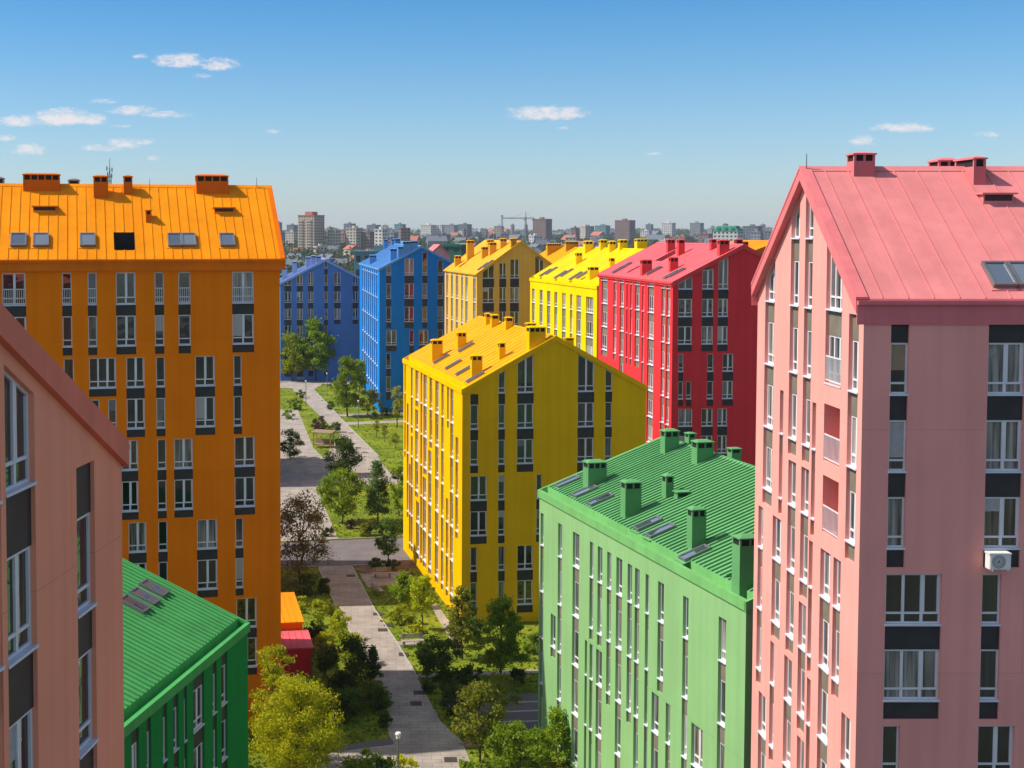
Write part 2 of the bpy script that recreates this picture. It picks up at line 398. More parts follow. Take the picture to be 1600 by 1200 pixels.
                r.hexa([m(-og, B(-oe - .02), zt - ef), m(-og, B(-.001), zt - ef), m(-og, B(-.001), zc(0) - .02), m(-og, B(-oe - .02), zt - .02)],
                       [m(La + og, B(-oe - .02), zt - ef), m(La + og, B(-.001), zt - ef), m(La + og, B(-.001), zc(0) - .02), m(La + og, B(-oe - .02), zt - .02)], 2)
                r.hexa([m(-og, B(-oe - .14), zt - .20), m(-og, B(-oe - .024), zt - .20), m(-og, B(-oe - .024), zt - .06), m(-og, B(-oe - .14), zt - .06)],
                       [m(La + og, B(-oe - .14), zt - .20), m(La + og, B(-oe - .024), zt - .20), m(La + og, B(-oe - .024), zt - .06), m(La + og, B(-oe - .14), zt - .06)], 2)
            # raking boards
            for a0, a1 in ((-og - .03, -.002), (La + .002, La + og + .03)):
                c0 = -.1 if gutter else -oe
                r.hexa([m(a0, B(c0), zc(c0) - fascia), m(a1, B(c0), zc(c0) - fascia), m(a1, B(c0), zc(c0) + .035), m(a0, B(c0), zc(c0) + .035)],
                       [m(a0, B(h), zc(h) - fascia), m(a1, B(h), zc(h) - fascia), m(a1, B(h), zc(h) + .035), m(a0, B(h), zc(h) + .035)], 2)
                if vcap:
                    a2, a3 = (a0 - .02, a1 + vcap) if a0 < 0 else (a0 - vcap, a1 + .02)
                    r.hexa([m(a2, B(c0 - .02), zc(c0) - .05), m(a3, B(c0 - .02), zc(c0) - .05), m(a3, B(c0 - .02), zc(c0) + .07), m(a2, B(c0 - .02), zc(c0) + .07)],
                           [m(a2, B(h), zc(h) - .05), m(a3, B(h), zc(h) - .05), m(a3, B(h), zc(h) + .07), m(a2, B(h), zc(h) + .07)], 2)
        zt = s.E + s.rise
        r.hexa([m(-og, h - .22, zt - .22 * k + .03), m(-og, h, zt + .06), m(-og, h + .22, zt - .22 * k + .03)],
               [m(La + og, h - .22, zt - .22 * k + .03), m(La + og, h, zt + .06), m(La + og, h + .22, zt - .22 * k + .03)])
        s.roof = r.build('roof', [s.roofm, M['panel'], s.trimm, M['dark']], s.root)
        return s
    def chimney(s, px0, px1, pyb, pyt, side=0, dep=None, name='chimney', mat=None):
        if side:      # beyond the ridge: just over it on the far slope
            o, d = s.lray((px0 + px1) / 2, pyt); far = s.wb() / 2 + 1.3
            t = (far - o.x) / d.x if s.ridge == 'y' else (far - o.y) / d.y
            p = o + d * t; w = (px1 - px0) / F * t
            return s.chim(p.x, p.y, s.zr(far), w, dep or min(max(w * .7, .6), 1.0), p.z, name, mat)
        p, t = s.roof_hit((px0 + px1) / 2, pyb, side)
        w = (px1 - px0) / F * t * 1.0
        o, d = s.lray((px0 + px1) / 2, pyt); tt = (p.y - o.y) / d.y; zt = (o + d * tt).z
        s.chim(p.x, p.y, p.z, w, dep or min(max(w * .7, .6), 1.0), zt, name, mat)
    def chim(s, x, y, z, w, dp, zt, name='chimney', mat=None):
        y2 = min(max(y, .25), s.D - dp - .25); x = min(max(x, w / 2 + .2), s.W - w / 2 - .2)
        y = y2; c = MB(); H_ = max(.5, zt - z); vh = min(.32, H_ * .25); cap = min(.16, H_ * .12)
        hb = H_ - vh - cap; x0, x1, y0, y1 = -w / 2, w / 2, 0, dp
        c.box(x0, x1, y0, y1, -1.0, hb)
        c.box(x0 + .05, x1 - .05, y0 + .05, y1 - .05, hb, hb + vh, 1)  # solid inner box painted dark as the shade behind the vent slots
        k = max(1, int(round(w / .5)))
        for i in range(k + 1):
            for yy in (y0, y1 - .09):
                xx = x0 + (w - .09) * i / k; c.box(xx, xx + .09, yy, yy + .09, hb, hb + vh)
        e = .05
        c.hexa([(x0 - e, y0 - e, hb + vh), (x1 + e, y0 - e, hb + vh), (x1 + e, y1 + e, hb + vh), (x0 - e, y1 + e, hb + vh)],
               [(x0 - e, y0 - e, hb + vh + .06), (x1 + e, y0 - e, hb + vh + .06), (x1 + e, y1 + e, hb + vh + .06), (x0 - e, y1 + e, hb + vh + .06)])
        q = min(.22, dp * .3)
        c.hexa([(x0 - e + .01, y0 - e + .01, hb + vh + .055), (x1 + e - .01, y0 - e + .01, hb + vh + .055), (x1 + e - .01, y1 + e - .01, hb + vh + .055), (x0 - e + .01, y1 + e - .01, hb + vh + .055)],
               [(x0 + q, y0 + q, H_ + .0), (x1 - q, y0 + q, H_ + .0), (x1 - q, y1 - q, H_ + .0), (x0 + q, y1 - q, H_ + .0)])
        return c.build(name, [mat or s.chim_m or s.trimm, M['dark']], s.roof, (x, y, z))
    def skylight(s, px, py, wa, lb, side=0, tilt=0.0, name='skylight'):
        """roof window of wa (along the ridge) by lb (up the slope) metres, centred on a pixel"""
        p, t = s.roof_hit(px, py, side); h = s.wb() / 2; k = s.rise / h
        a = p.y if s.ridge == 'y' else p.x; b = p.x if s.ridge == 'y' else p.y
        cb = b if side == 0 else s.wb() - b
        n = math.sqrt(1 + k * k); db = lb / 2 / n
        sgn = 1 if side == 0 else -1
        def q(da, dc, up):  # local roof-plane frame
            c = cb + dc / n - up * k / n; z = s.E + k * (cb + dc / n) + up / n
            bb = c if side == 0 else s.wb() - c
            return s.m(a + da, bb, z)
        g = MB(); A, Bh = wa / 2, lb / 2
        fw = .09
        for (d0, d1, c0, c1, u) in ((-A, -A + fw, -Bh, Bh, .20), (A - fw, A, -Bh, Bh, .20), (-A + fw, A - fw, -Bh, -Bh + fw, .195), (-A + fw, A - fw, Bh - fw, Bh, .205)):
            g.hexa([q(d0, c0, -.03), q(d1, c0, -.03), q(d1, c1, -.03), q(d0, c1, -.03)], [q(d0, c0, u), q(d1, c0, u), q(d1, c1, u), q(d0, c1, u)], 0)
        g.hexa([q(-A - .1, -Bh - .15, -.02), q(A + .1, -Bh - .15, -.02), q(A + .1, Bh + .1, -.02), q(-A - .1, Bh + .1, -.02)],
               [q(-A - .1, -Bh - .15, .03), q(A + .1, -Bh - .15, .03), q(A + .1, Bh + .1, .03), q(-A - .1, Bh + .1, .03)], 2)
        g.poly([q(-A + fw, -Bh + fw, .155), q(A - fw, -Bh + fw, .155), q(A - fw, Bh - fw, .155), q(-A + fw, Bh - fw, .155)], 1)
        return g.build(name, [M['metal'], M['skylight'], s.roofm], s.roof)
    def vent(s, px, py, w, side=0):
        p, t = s.roof_hit(px, py, side); g = MB()
        g.box(-w / 2, w / 2, -.1, .35, -.1, .3); g.box(-w / 2 - .1, w / 2 + .1, -.25, .4, .3, .36)
        g.box(-w / 2 + .05, w / 2 - .05, -.104, -.1, .05, .28, 1)
        return g.build('roof_vent', [s.roofm, M['panel']], s.roof, tuple(p))
    def rod(s, px, py0, py1, side=0, r=.025):
        p, t = s.roof_hit(px, py0, side); o, d = s.lray(px, py1); zt = (o + d * ((p.y - o.y) / d.y)).z
        g = MB(); g.tube((0, 0, -.1), (0, 0, max(.3, zt - p.z)), r, r * .6, 6)
        return g.build('lightning_rod', [M['metal']], s.roof, tuple(p))

def stagger(b, f, seed, cols, k1, lit=True, wmin=.55, jog=.55, top_panel=0.0):
    """fill a long facade with tall slots that shift sideways every few floors"""
    rnd = random.Random(seed)
    for (u, w) in cols:
        k = 0
        while k <= k1:
            n = rnd.choice((2, 2, 3)) if k else rnd.choice((1, 2, 3))
            e = min(k1, k + n - 1)
            uu = u + (rnd.choice((0, 0, -jog, jog)) if k else 0); ww = max(wmin, w * rnd.choice((1, 1, .7, 1.25)))
            b.col(f, uu - ww / 2, uu + ww / 2, k, e, lit=lit, n=1 if ww < 1.0 else 2)
            k = e + 1

# ------------------------------------------------------------------ paint colours
def paints(n, wall, roof, trim=None):
    M['w_' + n] = wallmat(n + '_stucco', wall); M['r_' + n] = roofmat(n + '_roof_metal', roof, 'x' if n in ('orange', 'pink', 'salmon') else 'y')
    M['t_' + n] = roofmat(n + '_trim', trim or roof)
paints('orange', (.95, .215, .002), (.92, .30, .005), (.84, .18, .004))
paints('pink', (.87, .365, .315), (.72, .235, .235), (.74, .20, .21))
paints('salmon', (.97, .365, .22), (.78, .24, .16), (.80, .22, .14))
paints('yellow', (.90, .50, .002), (.74, .35, .002))
paints('lemon', (.90, .62, .004), (.88, .56, .004))
paints('tan', (.84, .46, .07), (.84, .43, .03))
paints('red', (.78, .045, .058), (.74, .13, .15), (.76, .075, .08))
paints('green', (.26, .48, .20), (.13, .36, .14), (.18, .46, .15))
paints('deepgreen', (.022, .25, .06), (.085, .36, .11), (.07, .36, .10))
paints('blue', (.012, .21, .66), (.14, .34, .66), (.12, .32, .66))
paints('violet', (.10, .22, .50), (.34, .43, .70), (.24, .34, .66))
paints('maroon', (.45, .05, .05), (.45, .05, .05))

def hole(b, side, pts):
    q = [b.roof_hit(x, y, side)[0] for x, y in pts]
    A = [(p.y if b.ridge == 'y' else p.x) for p in q]; Bv = [(p.x if b.ridge == 'y' else p.y) for p in q]
    if side: Bv = [b.wb() - v for v in Bv]
    return (side, min(A), max(A), max(.7, min(Bv)), max(Bv))
def std(b, zh, fh, hw): b.zh, b.fh, b.hw = zh, fh, hw

# ---- orange block, left
b = Building('apartment_building', 'tall orange apartment block with dark windows and sunlit seamed roof', at(437, 399, 88.5), 125, 'fr', D=11.9, ridge='x', wall=M['w_orange'], roof=M['r_orange'], trim=M['t_orange'], group=None)
b.W = b.solve('front', -90, 399)[0]; b.rise = 4.75; b.place()
zA = b.hit('front', 380, 491)[1]; zB = b.hit('front', 380, 935)[1]; fh = (zA - zB) / 7
std(b, zA + fh, fh, fh * .72); F_ = 'front'
for x0, x1, n in ((4, 41, 2), (97.5, 112.5, 1), (137.5, 151.5, 1), (181.5, 212.5, 2), (242, 256.5, 1), (279, 298, 1), (363, 397, 2)):
    b.colpx(F_, x0, x1, 500, 0, 1, n=n, rails=(0,) if x0 != 181.5 else (), grow=.1)
for x0, x1, k0, k1, n, y in ((99.5, 115.5, 2, 3, 1, 580), (139, 181.5, 2, 2, 3, 580), (139.5, 155.5, 3, 3, 1, 640), (169, 182, 3, 3, 1, 640), (197.5, 226, 2, 3, 2, 600), (244, 258, 2, 3, 1, 600), (305, 336, 2, 3, 2, 600), (365, 378, 2, 3, 1, 600),
                             (190, 216, 4, 5, 2, 730), (246, 260, 4, 5, 1, 730), (272, 301.5, 4, 5, 2, 730), (366.5, 398.5, 4, 5, 2, 730),
                             (201, 229, 6, 7, 2, 860), (247.5, 262, 6, 7, 1, 860), (308, 340, 6, 7, 2, 860), (368, 380.5, 6, 7, 1, 860), (369.5, 401.5, 8, 9, 2, 990)):
    b.colpx(F_, x0, x1, y, k0, k1, n=n)
b.build()
ha = [b.roof_hit(x, y, 0)[0].x for x, y in ((178, 380), (211, 380))]; hb = [b.roof_hit(190, y, 0)[0].y for y in (391, 363)]
b.roofing(.25, .3, .75, .6, .045, .05, holes=[(0, ha[0], ha[1], hb[0], hb[1])], well=3)  # well sides painted near-black for the deep shade inside
for x0, x1, yb, yt in ((37, 93, 299, 270), (146.5, 169, 310, 273), (193.5, 207, 304, 273), (307, 357, 303, 272), (228, 236.5, 348, 327)): b.chimney(x0, x1, yb, yt, 0)
for px in (29, 64, 137, 273, 295, 355): b.skylight(px, 376.5, 1.0 if px != 273 and px != 295 else .92, 1.25)
b.vent(70, 330, 1.5); b.vent(350, 332, 1.35)
b.rod(234, 296, 279); b.rod(401, 293, 277); b.chimney(107, 124, 291, 279, 1, .6, mat=M['metal']); b.chimney(-4, 6, 291, 276, 1, .6, mat=M['metal'])
orange = b

# ---- pink block, right
b = Building('apartment_building', 'pink apartment block at the right edge with a steep sunlit gable', at(1350.5, 466, 47), 570, 'fl', W=13, ridge='x', wall=M['w_pink'], roof=M['r_pink'], trim=M['t_pink'], group=None)
b.D = b.solve('left', 1181, 447)[0] - .35; b.place(); b.rise = at(1255, 262, 47 + b.D / 2).z - b.E
zA = b.hit('front', 1406, 657)[1]; zB = b.hit('front', 1400, 1016)[1]; fh = (zA - zB) / 3
std(b, zA + fh, fh, fh * .66)
b.colpx(F_, 1389, 1417, 690, 0, 2, n=1, top_panel=.85); b.colpx(F_, 1541, 1598, 690, 0, 2, n=2, top_panel=.85)
b.colpx(F_, 1382.5, 1470, 990, 3, 4, n=3); b.colpx(F_, 1533, 1563, 990, 3, 4, n=1)
b.colpx(F_, 1379, 1406, 1160, 5, 7, n=1); b.colpx(F_, 1528, 1585, 1160, 5, 7, n=2)
L_ = 'left'
def pk(x0, x1, y, k0, k1, **kw): b.colpx(L_, x0, x1, y, k0, k1, lit=True, **kw)
pk(1194, 1208.5, 600, -1, 2); pk(1206, 1219.5, 900, 3, 4, n=2); pk(1203, 1210, 1050, 5, 6)
pk(1183.5, 1191, 900, 3, 5); pk(1184, 1196, 1180, 6, 8)
pk(1218.5, 1224, 640, 1, 2)
for k0, k1, x0, x1, y in ((-2, 1, 1234, 1247, 520), (2, 4, 1230, 1242, 840), (5, 8, 1225, 1237, 1060)): pk(x0, x1, y, k0, k1)
for k0, k1, x0, x1, y in ((-2, 1, 1256, 1268, 520), (2, 3, 1251, 1263, 800), (4, 5, 1247, 1258.5, 1000), (6, 8, 1246, 1257, 1120)): pk(x0, x1, y, k0, k1)
pk(1269, 1275, 660, 1, 2); pk(1264, 1270, 860, 3, 4); pk(1261, 1267, 1060, 5, 8)
# loggia column
u0 = b.hit(L_, 1288.5, 600)[0]; u1 = b.hit(L_, 1313.5, 600)[0]
zt = lambda k: b.zh - k * b.fh
b.slot(L_, u0, u1, [('w', zt(0) - b.hw, zt(0), True), ('p', zt(0), zt(0) + .95), ('w', zt(0) + 1.0, zt(0) + 5, False)], 3, True)
for k in (1, 2): b.slot(L_, u0, u1, [('l', zt(k) - b.hw - .25, zt(k) + .12)], 1, True)
pk(1281, 1297, 920, 3, 8, n=2); pk(1325, 1340.5, 600, 0, 2, n=2, top_panel=.95); pk(1301, 1312.5, 950, 3, 4); pk(1314, 1329, 1150, 5, 8, n=2)
b.build(); b.roofing(.03, .26, .5, .85, .035, .035, efascia=.9, vcap=.12)
b.chimney(1334, 1367, 276, 237, 0, .8); b.chimney(1521, 1540, 289, 243, 0, 1.7); b.chimney(1467, 1500, 262, 246, 1, 1.0)
b.vent(1558, 316, 1.15); b.rod(1260, 266, 240)
for px in (1560, 1599): b.skylight(px, 432, .86, 1.3)
pinkB = b
# air conditioner under a window of the pink front
acp = b.o + b.X * b.hit(F_, 1537, 885)[0]; z_ac = b.hit(F_, 1537, 885)[1]
acw = 33 / F * 47
ac = empty('air_conditioner', (acp.x, acp.y - .46, z_ac), b.rz, 'white air conditioner hung on the dark panel of the pink front', 'air conditioner')
m_ = MB(); m_.box(0, acw, 0, .36, 0, .56); m_.box(.03, acw - .03, -.012, 0, .03, .53); m_.box(-.02, acw + .02, -.016, .38, .52, .58); m_.build('casing', [M['white']], ac)
m_ = MB()
for i in range(24):
    a0, a1 = i * .2618, (i + 1) * .2618
    for r0, r1 in ((.0, .06), (.10, .13), (.16, .19), (.21, .235)):
        cx, cz = acw * .42, .28
        m_.poly([(cx + r0 * math.cos(a0), -.02, cz + r0 * math.sin(a0)), (cx + r1 * math.cos(a0), -.02, cz + r1 * math.sin(a0)), (cx + r1 * math.cos(a1), -.02, cz + r1 * math.sin(a1)), (cx + r0 * math.cos(a1), -.02, cz + r0 * math.sin(a1))])
m_.build('fan_grille', [M['metal']], ac)
for x in (.08, acw - .12):
    m_ = MB(); m_.box(x, x + .04, -.02, .45, -.06, 0); m_.build('bracket', [M['white']], ac)

# ---- salmon block, near left
b = Building('apartment_building', 'salmon pink apartment block at the left edge seen by its shaded gable, nearest of all', at(189.5, 689, 30.5), 900, 'rb', W=16, D=15, ridge='x', wall=M['w_salmon'], roof=M['r_salmon'], trim=M['t_salmon'], group=None)
b.place(); b.rise = 3.85; R_ = 'right'
hz = lambda x, y: b.hit(R_, x, y)[1]
hu = lambda x, y: b.hit(R_, x, y)[0]
def ladder(x0, x1, y, zs, n, lastp=True):
    b.slot(R_, hu(x0, y), hu(x1, y), zs, n, False, .75)
s1, h1, s2, h2 = hz(33, 762), hz(36, 863), hz(40, 1020), hz(40, 1100)
fl = s1 - s2
ladder(9, 55, 760, [('w', s1, s1 + 4.5, False), ('p', h1, s1), ('w', s2, h1, False), ('p', s2 - (s1 - h1), s2), ('w', s2 - fl, s2 - (s1 - h1), False), ('p', s2 - fl - .8, s2 - fl)], 2)
t0, t1, t2 = hz(136, 724), hz(136, 806), hz(138, 950)
t3 = hz(138, 1022); f2 = t2 - hz(140, 1166)
ladder(121, 149, 900, [('p', t1, t0), ('w', t2, t1, False), ('p', t3, t2), ('w', t2 - f2, t3, False), ('p', t2 - f2 - .8, t2 - f2), ('w', t2 - 2 * f2, t3 - f2 - .1, False)], 1)
c1, c2 = hz(1, 782), hz(1, 1043)
ladder(-26, 3, 900, [('w', c1, c1 + 3.5, False), ('p', c1 - .95, c1), ('w', c2, c1 - .95, False), ('p', c2 - .95, c2), ('w', c2 - 2.9, c2 - .95, False)], 2)
b.build(); b.roofing(.08, .13, .55, .9, .04, .04)

# ---- dark green block, low left
b = Building('apartment_building', 'low dark green apartment block at lower left, ribbed roof before the orange block', at(387, 974, 70.7), 1120, 'rb', W=15, D=26, ridge='y', wall=M['w_deepgreen'], roof=M['r_deepgreen'], trim=M['t_deepgreen'], group=None)
b.place(); b.rise = 3.1; R_ = 'right'
zA = b.hit(R_, 350, 1041)[1]; zB = b.hit(R_, 350, 1128)[1]
std(b, zA, zA - zB, (zA - zB) * .68)
for x0, x1, y, k0, k1, n in ((346, 355, 1060, 0, 3, 1), (332, 338.5, 1060, 0, 3, 1), (302, 319, 1090, 0, 3, 2), (287.5, 292, 1100, 0, 3, 1), (271, 279, 1120, 0, 3, 1), (254.5, 261, 1140, 0, 3, 1), (229, 236, 1160, 0, 3, 1), (205, 217, 1170, 0, 3, 2)):
    b.colpx(R_, x0, x1, y, k0, k1, n=n, top_panel=.75)
b.build(); b.roofing(.1, .12, .45, .42, .11, .09, gutter=True)
for px, py in ((240, 922), (225, 935), (209, 947)): b.skylight(px, py, .95, 1.5, 1)

# ---- light green block, lower right
b = Building('apartment_building', 'light green apartment block at lower right with long sunlit wall and ribbed green roof', at(843, 766, 87.5), 95, 'lb', W=17.6, ridge='y', wall=M['w_green'], roof=M['r_green'], trim=M['t_green'], group=None)
b.chim_m = M['r_green']; b.D = b.solve('left', 1166, 945)[0]; b.place(); b.rise = 3.25
zA = b.hit(L_, 1129, 966)[1]; zB = b.hit(L_, 1129, 1066)[1]
std(b, zA, zA - zB, (zA - zB) * .68)
for x0, x1, y, k0, k1 in ((844.5, 849.5, 850, 0, 5), (872, 878, 850, 0, 5), (895, 905, 870, 0, 5), (860.5, 868, 970, 2, 2), (921.5, 927, 880, 0, 1), (934, 941, 880, 0, 1), (948.5, 955, 900, 0, 2), (963, 972, 900, 0, 5),
                          (980.5, 987.5, 920, 0, 2), (992, 999, 920, 0, 5), (1008.5, 1014, 930, 0, 5), (1028, 1037, 950, 0, 1), (1067, 1075.5, 970, 0, 5), (1122.5, 1134.5, 1000, 0, 5), (913.5, 917, 1050, 2, 5), (921, 926, 1050, 2, 5), (931, 940, 1080, 2, 5),
                          (1018, 1029, 1110, 2, 5), (1040, 1047, 1130, 2, 5), (1080, 1098, 1160, 2, 3)):
    b.colpx(L_, x0, x1, y, k0, k1, lit=True)
b.build(); b.roofing(.1, .12, .45, .42, .11, .09, gutter=True, holes=[hole(b, 0, ((1116, 915), (1146, 893)))])
for x0, x1, yb, yt, sd in ((1038, 1062, 706, 671, 0), (918, 949, 759, 720, 0), (976, 1003, 806, 751, 0), (1040, 1053, 777, 741, 0), (1080, 1104, 856, 793, 0), (1142, 1178, 925, 838, 0), (1088, 1116, 722, 688, 0), (1076, 1088, 704, 676, 1), (1143, 1159, 727, 700, 1)): b.chimney(x0, x1, yb, yt, sd)
for px, py in ((888, 755), (915, 770), (939, 783), (1013, 821), (1033, 832), (1087, 867)): b.skylight(px, py, .78, 1.6)
b.vent(1066, 777, .7)
greenB = b

# ---- yellow block, centre
b = Building('apartment_building', 'bright yellow apartment block in the middle with sunlit left wall and shaded gable', at(722.5, 608, 112), 250, 'fl', ridge='y', wall=M['w_yellow'], roof=M['r_yellow'], trim=M['w_yellow'], group=None)
b.W = b.solve('front', 1010, 604)[0]; b.D = b.solve('left', 630.5, 566)[0]; b.place(); b.rise = b.hit('front', 867, 525)[1] - b.E
zA = b.hit(F_, 820, 631)[1]; zB = b.hit(F_, 820, 907)[1]; fh = (zA - zB) / 5
std(b, zA + fh, fh, fh * .68)
C = b.colpx
C(F_, 735, 747.5, 650, 1, 2, n=1, top_panel=.9); C(F_, 735, 761, 790, 3, 4, n=2); C(F_, 735, 745.5, 890, 5, 6, n=1)
C(F_, 778.5, 789, 700, 0, 2, n=1, grow=1.2); C(F_, 778.5, 789, 760, 3, 4, n=1); C(F_, 778.5, 789, 860, 5, 6, n=1)
C(F_, 808, 834, 650, 0, 2, n=2, grow=2); C(F_, 838, 847, 790, 3, 4, n=1); C(F_, 808, 833, 890, 5, 6, n=2)
C(F_, 902.5, 928.5, 650, 0, 4, n=2, grow=2); C(F_, 945.5, 956.5, 650, 0, 4, n=1, grow=1.2)
for x0, x1, y, k0, k1 in ((632, 634, 600, 0, 3), (642, 645, 610, 0, 2), (649, 654, 630, 0, 1), (657, 660, 640, 0, 6), (661.5, 667, 640, 0, 3), (671, 675.5, 640, 0, 2), (680, 685.5, 650, 0, 6), (689.5, 693.5, 650, 0, 6),
                          (698.5, 701.5, 640, 0, 1), (703.5, 708.5, 660, 0, 6), (711.5, 716, 760, 2, 4), (635.5, 638.5, 720, 2, 5), (642, 645, 740, 3, 6), (648.5, 653.5, 740, 2, 4), (669, 674, 790, 3, 6), (660.5, 666, 800, 4, 6), (696.5, 700.5, 840, 4, 6), (650, 655, 830, 5, 6), (639, 641.5, 800, 4, 6)):
    C(L_, x0, x1, y, k0, k1, lit=True)
b.build(); 
b.roofing(.1, .12, .4, 1.2, .03, .03, gutter=True, holes=[hole(b, 0, ((652, 558), (668, 549)))])
for x0, x1, yb, yt, sd in ((675, 692, 560, 530, 0), (715, 729, 542, 518, 0), (737, 754, 586, 554, 0), (780, 790, 560, 534, 0), (759, 768, 506, 489, 0), (768, 780, 510, 491, 0), (790, 802, 513, 495, 0), (823, 838, 523, 504, 0), (836, 863, 543, 512, 0), (917, 931, 563, 545, 1)): b.chimney(x0, x1, yb, yt, sd)
for px, py in ((690, 562), (709, 571), (726, 580), (743, 591), (729, 544)): b.skylight(px, py, .7, 1.7)
yellowB = b

# ---- red block
b = Building('apartment_building', 'red apartment block behind the yellow one with crimson shaded gable and sunlit red side', at(1051.5, 440, 132), 384, 'fl', ridge='y', wall=M['w_red'], roof=M['r_red'], trim=M['t_red'], group=None)
b.W = 2 * b.solve('front', 1161.5, 383)[0]; b.D = b.solve('left', 936, 431)[0]; b.place(); b.rise = b.hit('front', 1161.5, 382)[1] - b.E
zA = b.hit(F_, 1105, 467)[1]; zB = b.hit(F_, 1105, 681)[1]; fh = (zA - zB) / 5
std(b, zA + fh, fh, fh * .64); C = b.colpx
C(F_, 1060, 1082, 470, 0, 2, n=2); C(F_, 1097, 1115, 470, 0, 2, n=2, grow=.3); C(F_, 1122, 1138, 470, 0, 2, n=2, grow=1.5)
C(F_, 1060, 1068, 575, 3, 4, n=1); C(F_, 1072, 1080.5, 610, 4, 4, n=1); C(F_, 1105, 1115, 575, 3, 4, n=1); C(F_, 1129, 1146, 575, 3, 4, n=2)
C(F_, 1060, 1082, 660, 5, 7, n=2); C(F_, 1096, 1114, 660, 5, 7, n=2); C(F_, 1121, 1136.5, 660, 5, 7, n=2)
for x0, x1, y, k0, k1 in ((940, 949, 480, 0, 3), (958.5, 963, 480, 0, 3), (968.5, 974.5, 490, 0, 4), (978.5, 980.5, 490, 0, 3), (984.5, 987.5, 490, 0, 3), (992, 999, 500, 0, 3), (1003, 1006, 500, 0, 4), (1012, 1021.5, 500, 0, 6), (1033, 1038.5, 520, 0, 6), (1041, 1046.5, 520, 0, 6)):
    C(L_, x0, x1, y, k0, k1, lit=True)
b.build(); b.roofing(.12, .15, .4, 1.1, .03, .03, holes=[hole(b, 0, ((978, 428), (999, 415))), hole(b, 0, ((1034, 408), (1055, 390)))])
for x0, x1, yb, yt, sd in ((1003, 1019, 427, 405, 0), (1047, 1060, 422, 401, 0), (1043, 1055, 392, 373, 0), (1060, 1070, 398, 373, 0), (1124, 1140, 396, 374, 0), (1111, 1120, 389, 373, 0), (1150, 1161, 384, 373, 1)): b.chimney(x0, x1, yb, yt, sd)
for px, py in ((968, 422), (976, 417), (1022, 424), (1050, 430), (1058, 427)): b.skylight(px, py, .8, 1.8)

# ---- lemon yellow block behind
b = Building('apartment_building', 'lemon yellow apartment block behind the middle one and left of the red block', at(933, 447, 166), 250, 'fl', W=15, ridge='y', wall=M['w_lemon'], roof=M['r_lemon'], trim=M['w_lemon'], group=None)
b.D = b.solve('left', 828.5, 437)[0]; b.place(); b.rise = 4.5
zA = b.hit(L_, 915, 463)[1]; std(b, zA, 3.1, 2.0); C = b.colpx
for x0, x1 in ((831, 835.5), (843, 848), (854.5, 860), (866, 871), (878, 884), (890.5, 894.5), (900.5, 908), (915.5, 927)): C(L_, x0, x1, 480, 0, 6, lit=True)
b.build(); b.roofing(.1, .12, .4, 1.0, .04, .03, gutter=True, holes=[hole(b, 0, ((906, 437), (918, 432)))])
for x0, x1, yb, yt, sd in ((900, 910, 411, 394, 0), (921, 936, 434, 416, 0), (953, 961, 419, 402, 0), (914, 927, 393, 376, 0), (938, 949, 388, 374, 0), (952, 963, 392, 376, 0), (968, 981, 388, 374, 0), (995, 1012, 384, 373, 0)): b.chimney(x0, x1, yb, yt, sd)
for px, py in ((853, 427), (862, 424), (876, 430), (886, 427), (900, 432), (911, 430)): b.skylight(px, py, .8, 2.0)

# ---- tan yellow block
b = Building('apartment_building', 'tan yellow apartment block between the blue and lemon ones with wide gable windows', at(745, 427, 212), 250, 'fl', ridge='y', wall=M['w_tan'], roof=M['r_tan'], trim=M['r_tan'], group=None)
b.W = b.solve('front', 857.5, 400)[0]; b.D = b.solve('left', 695, 421.7)[0]; b.place(); b.rise = b.hit('front', 831, 380)[1] - b.E
b.W = 2 * b.hit('front', 831, 380)[0] if False else b.W
b.W = b.W * 1.22; b.place(); b.rise = b.hit('front', 831, 380)[1] - b.E + .35
zA = b.hit(F_, 800, 449)[1]; zB = b.hit(F_, 800, 487)[1]; fh = zA - zB
std(b, zA + fh, fh, fh * .62); C = b.colpx
C(F_, 754, 772, 460, 0, 5, n=2); C(F_, 780, 791, 460, 0, 5, n=2); C(F_, 797, 811, 460, 0, 5, n=2, grow=.6); C(F_, 836, 850, 420, 0, 5, n=2, grow=1)
for x0, x1 in ((697, 700.5), (704.5, 708), (712, 716), (720.5, 723.5), (727, 731), (739, 743.5)): C(L_, x0, x1, 460, 0, 6, lit=True)
b.build(); b.roofing(.12, .15, .35, 1.1, .03, .03, holes=[hole(b, 0, ((716, 417), (733, 407)))])
for x0, x1, yb, yt, sd in ((730, 741, 404, 375, 0), (753, 763, 402, 385, 0), (711, 721, 414, 399, 0), (762, 772, 390, 374, 0), (782, 792, 386, 372, 0), (803, 811, 385, 372, 0), (816, 824, 384, 372, 0), (765, 776, 396, 378, 0)): b.chimney(x0, x1, yb, yt, sd)
for px, py in ((755, 417), (763, 413)): b.skylight(px, py, .9, 2.0)

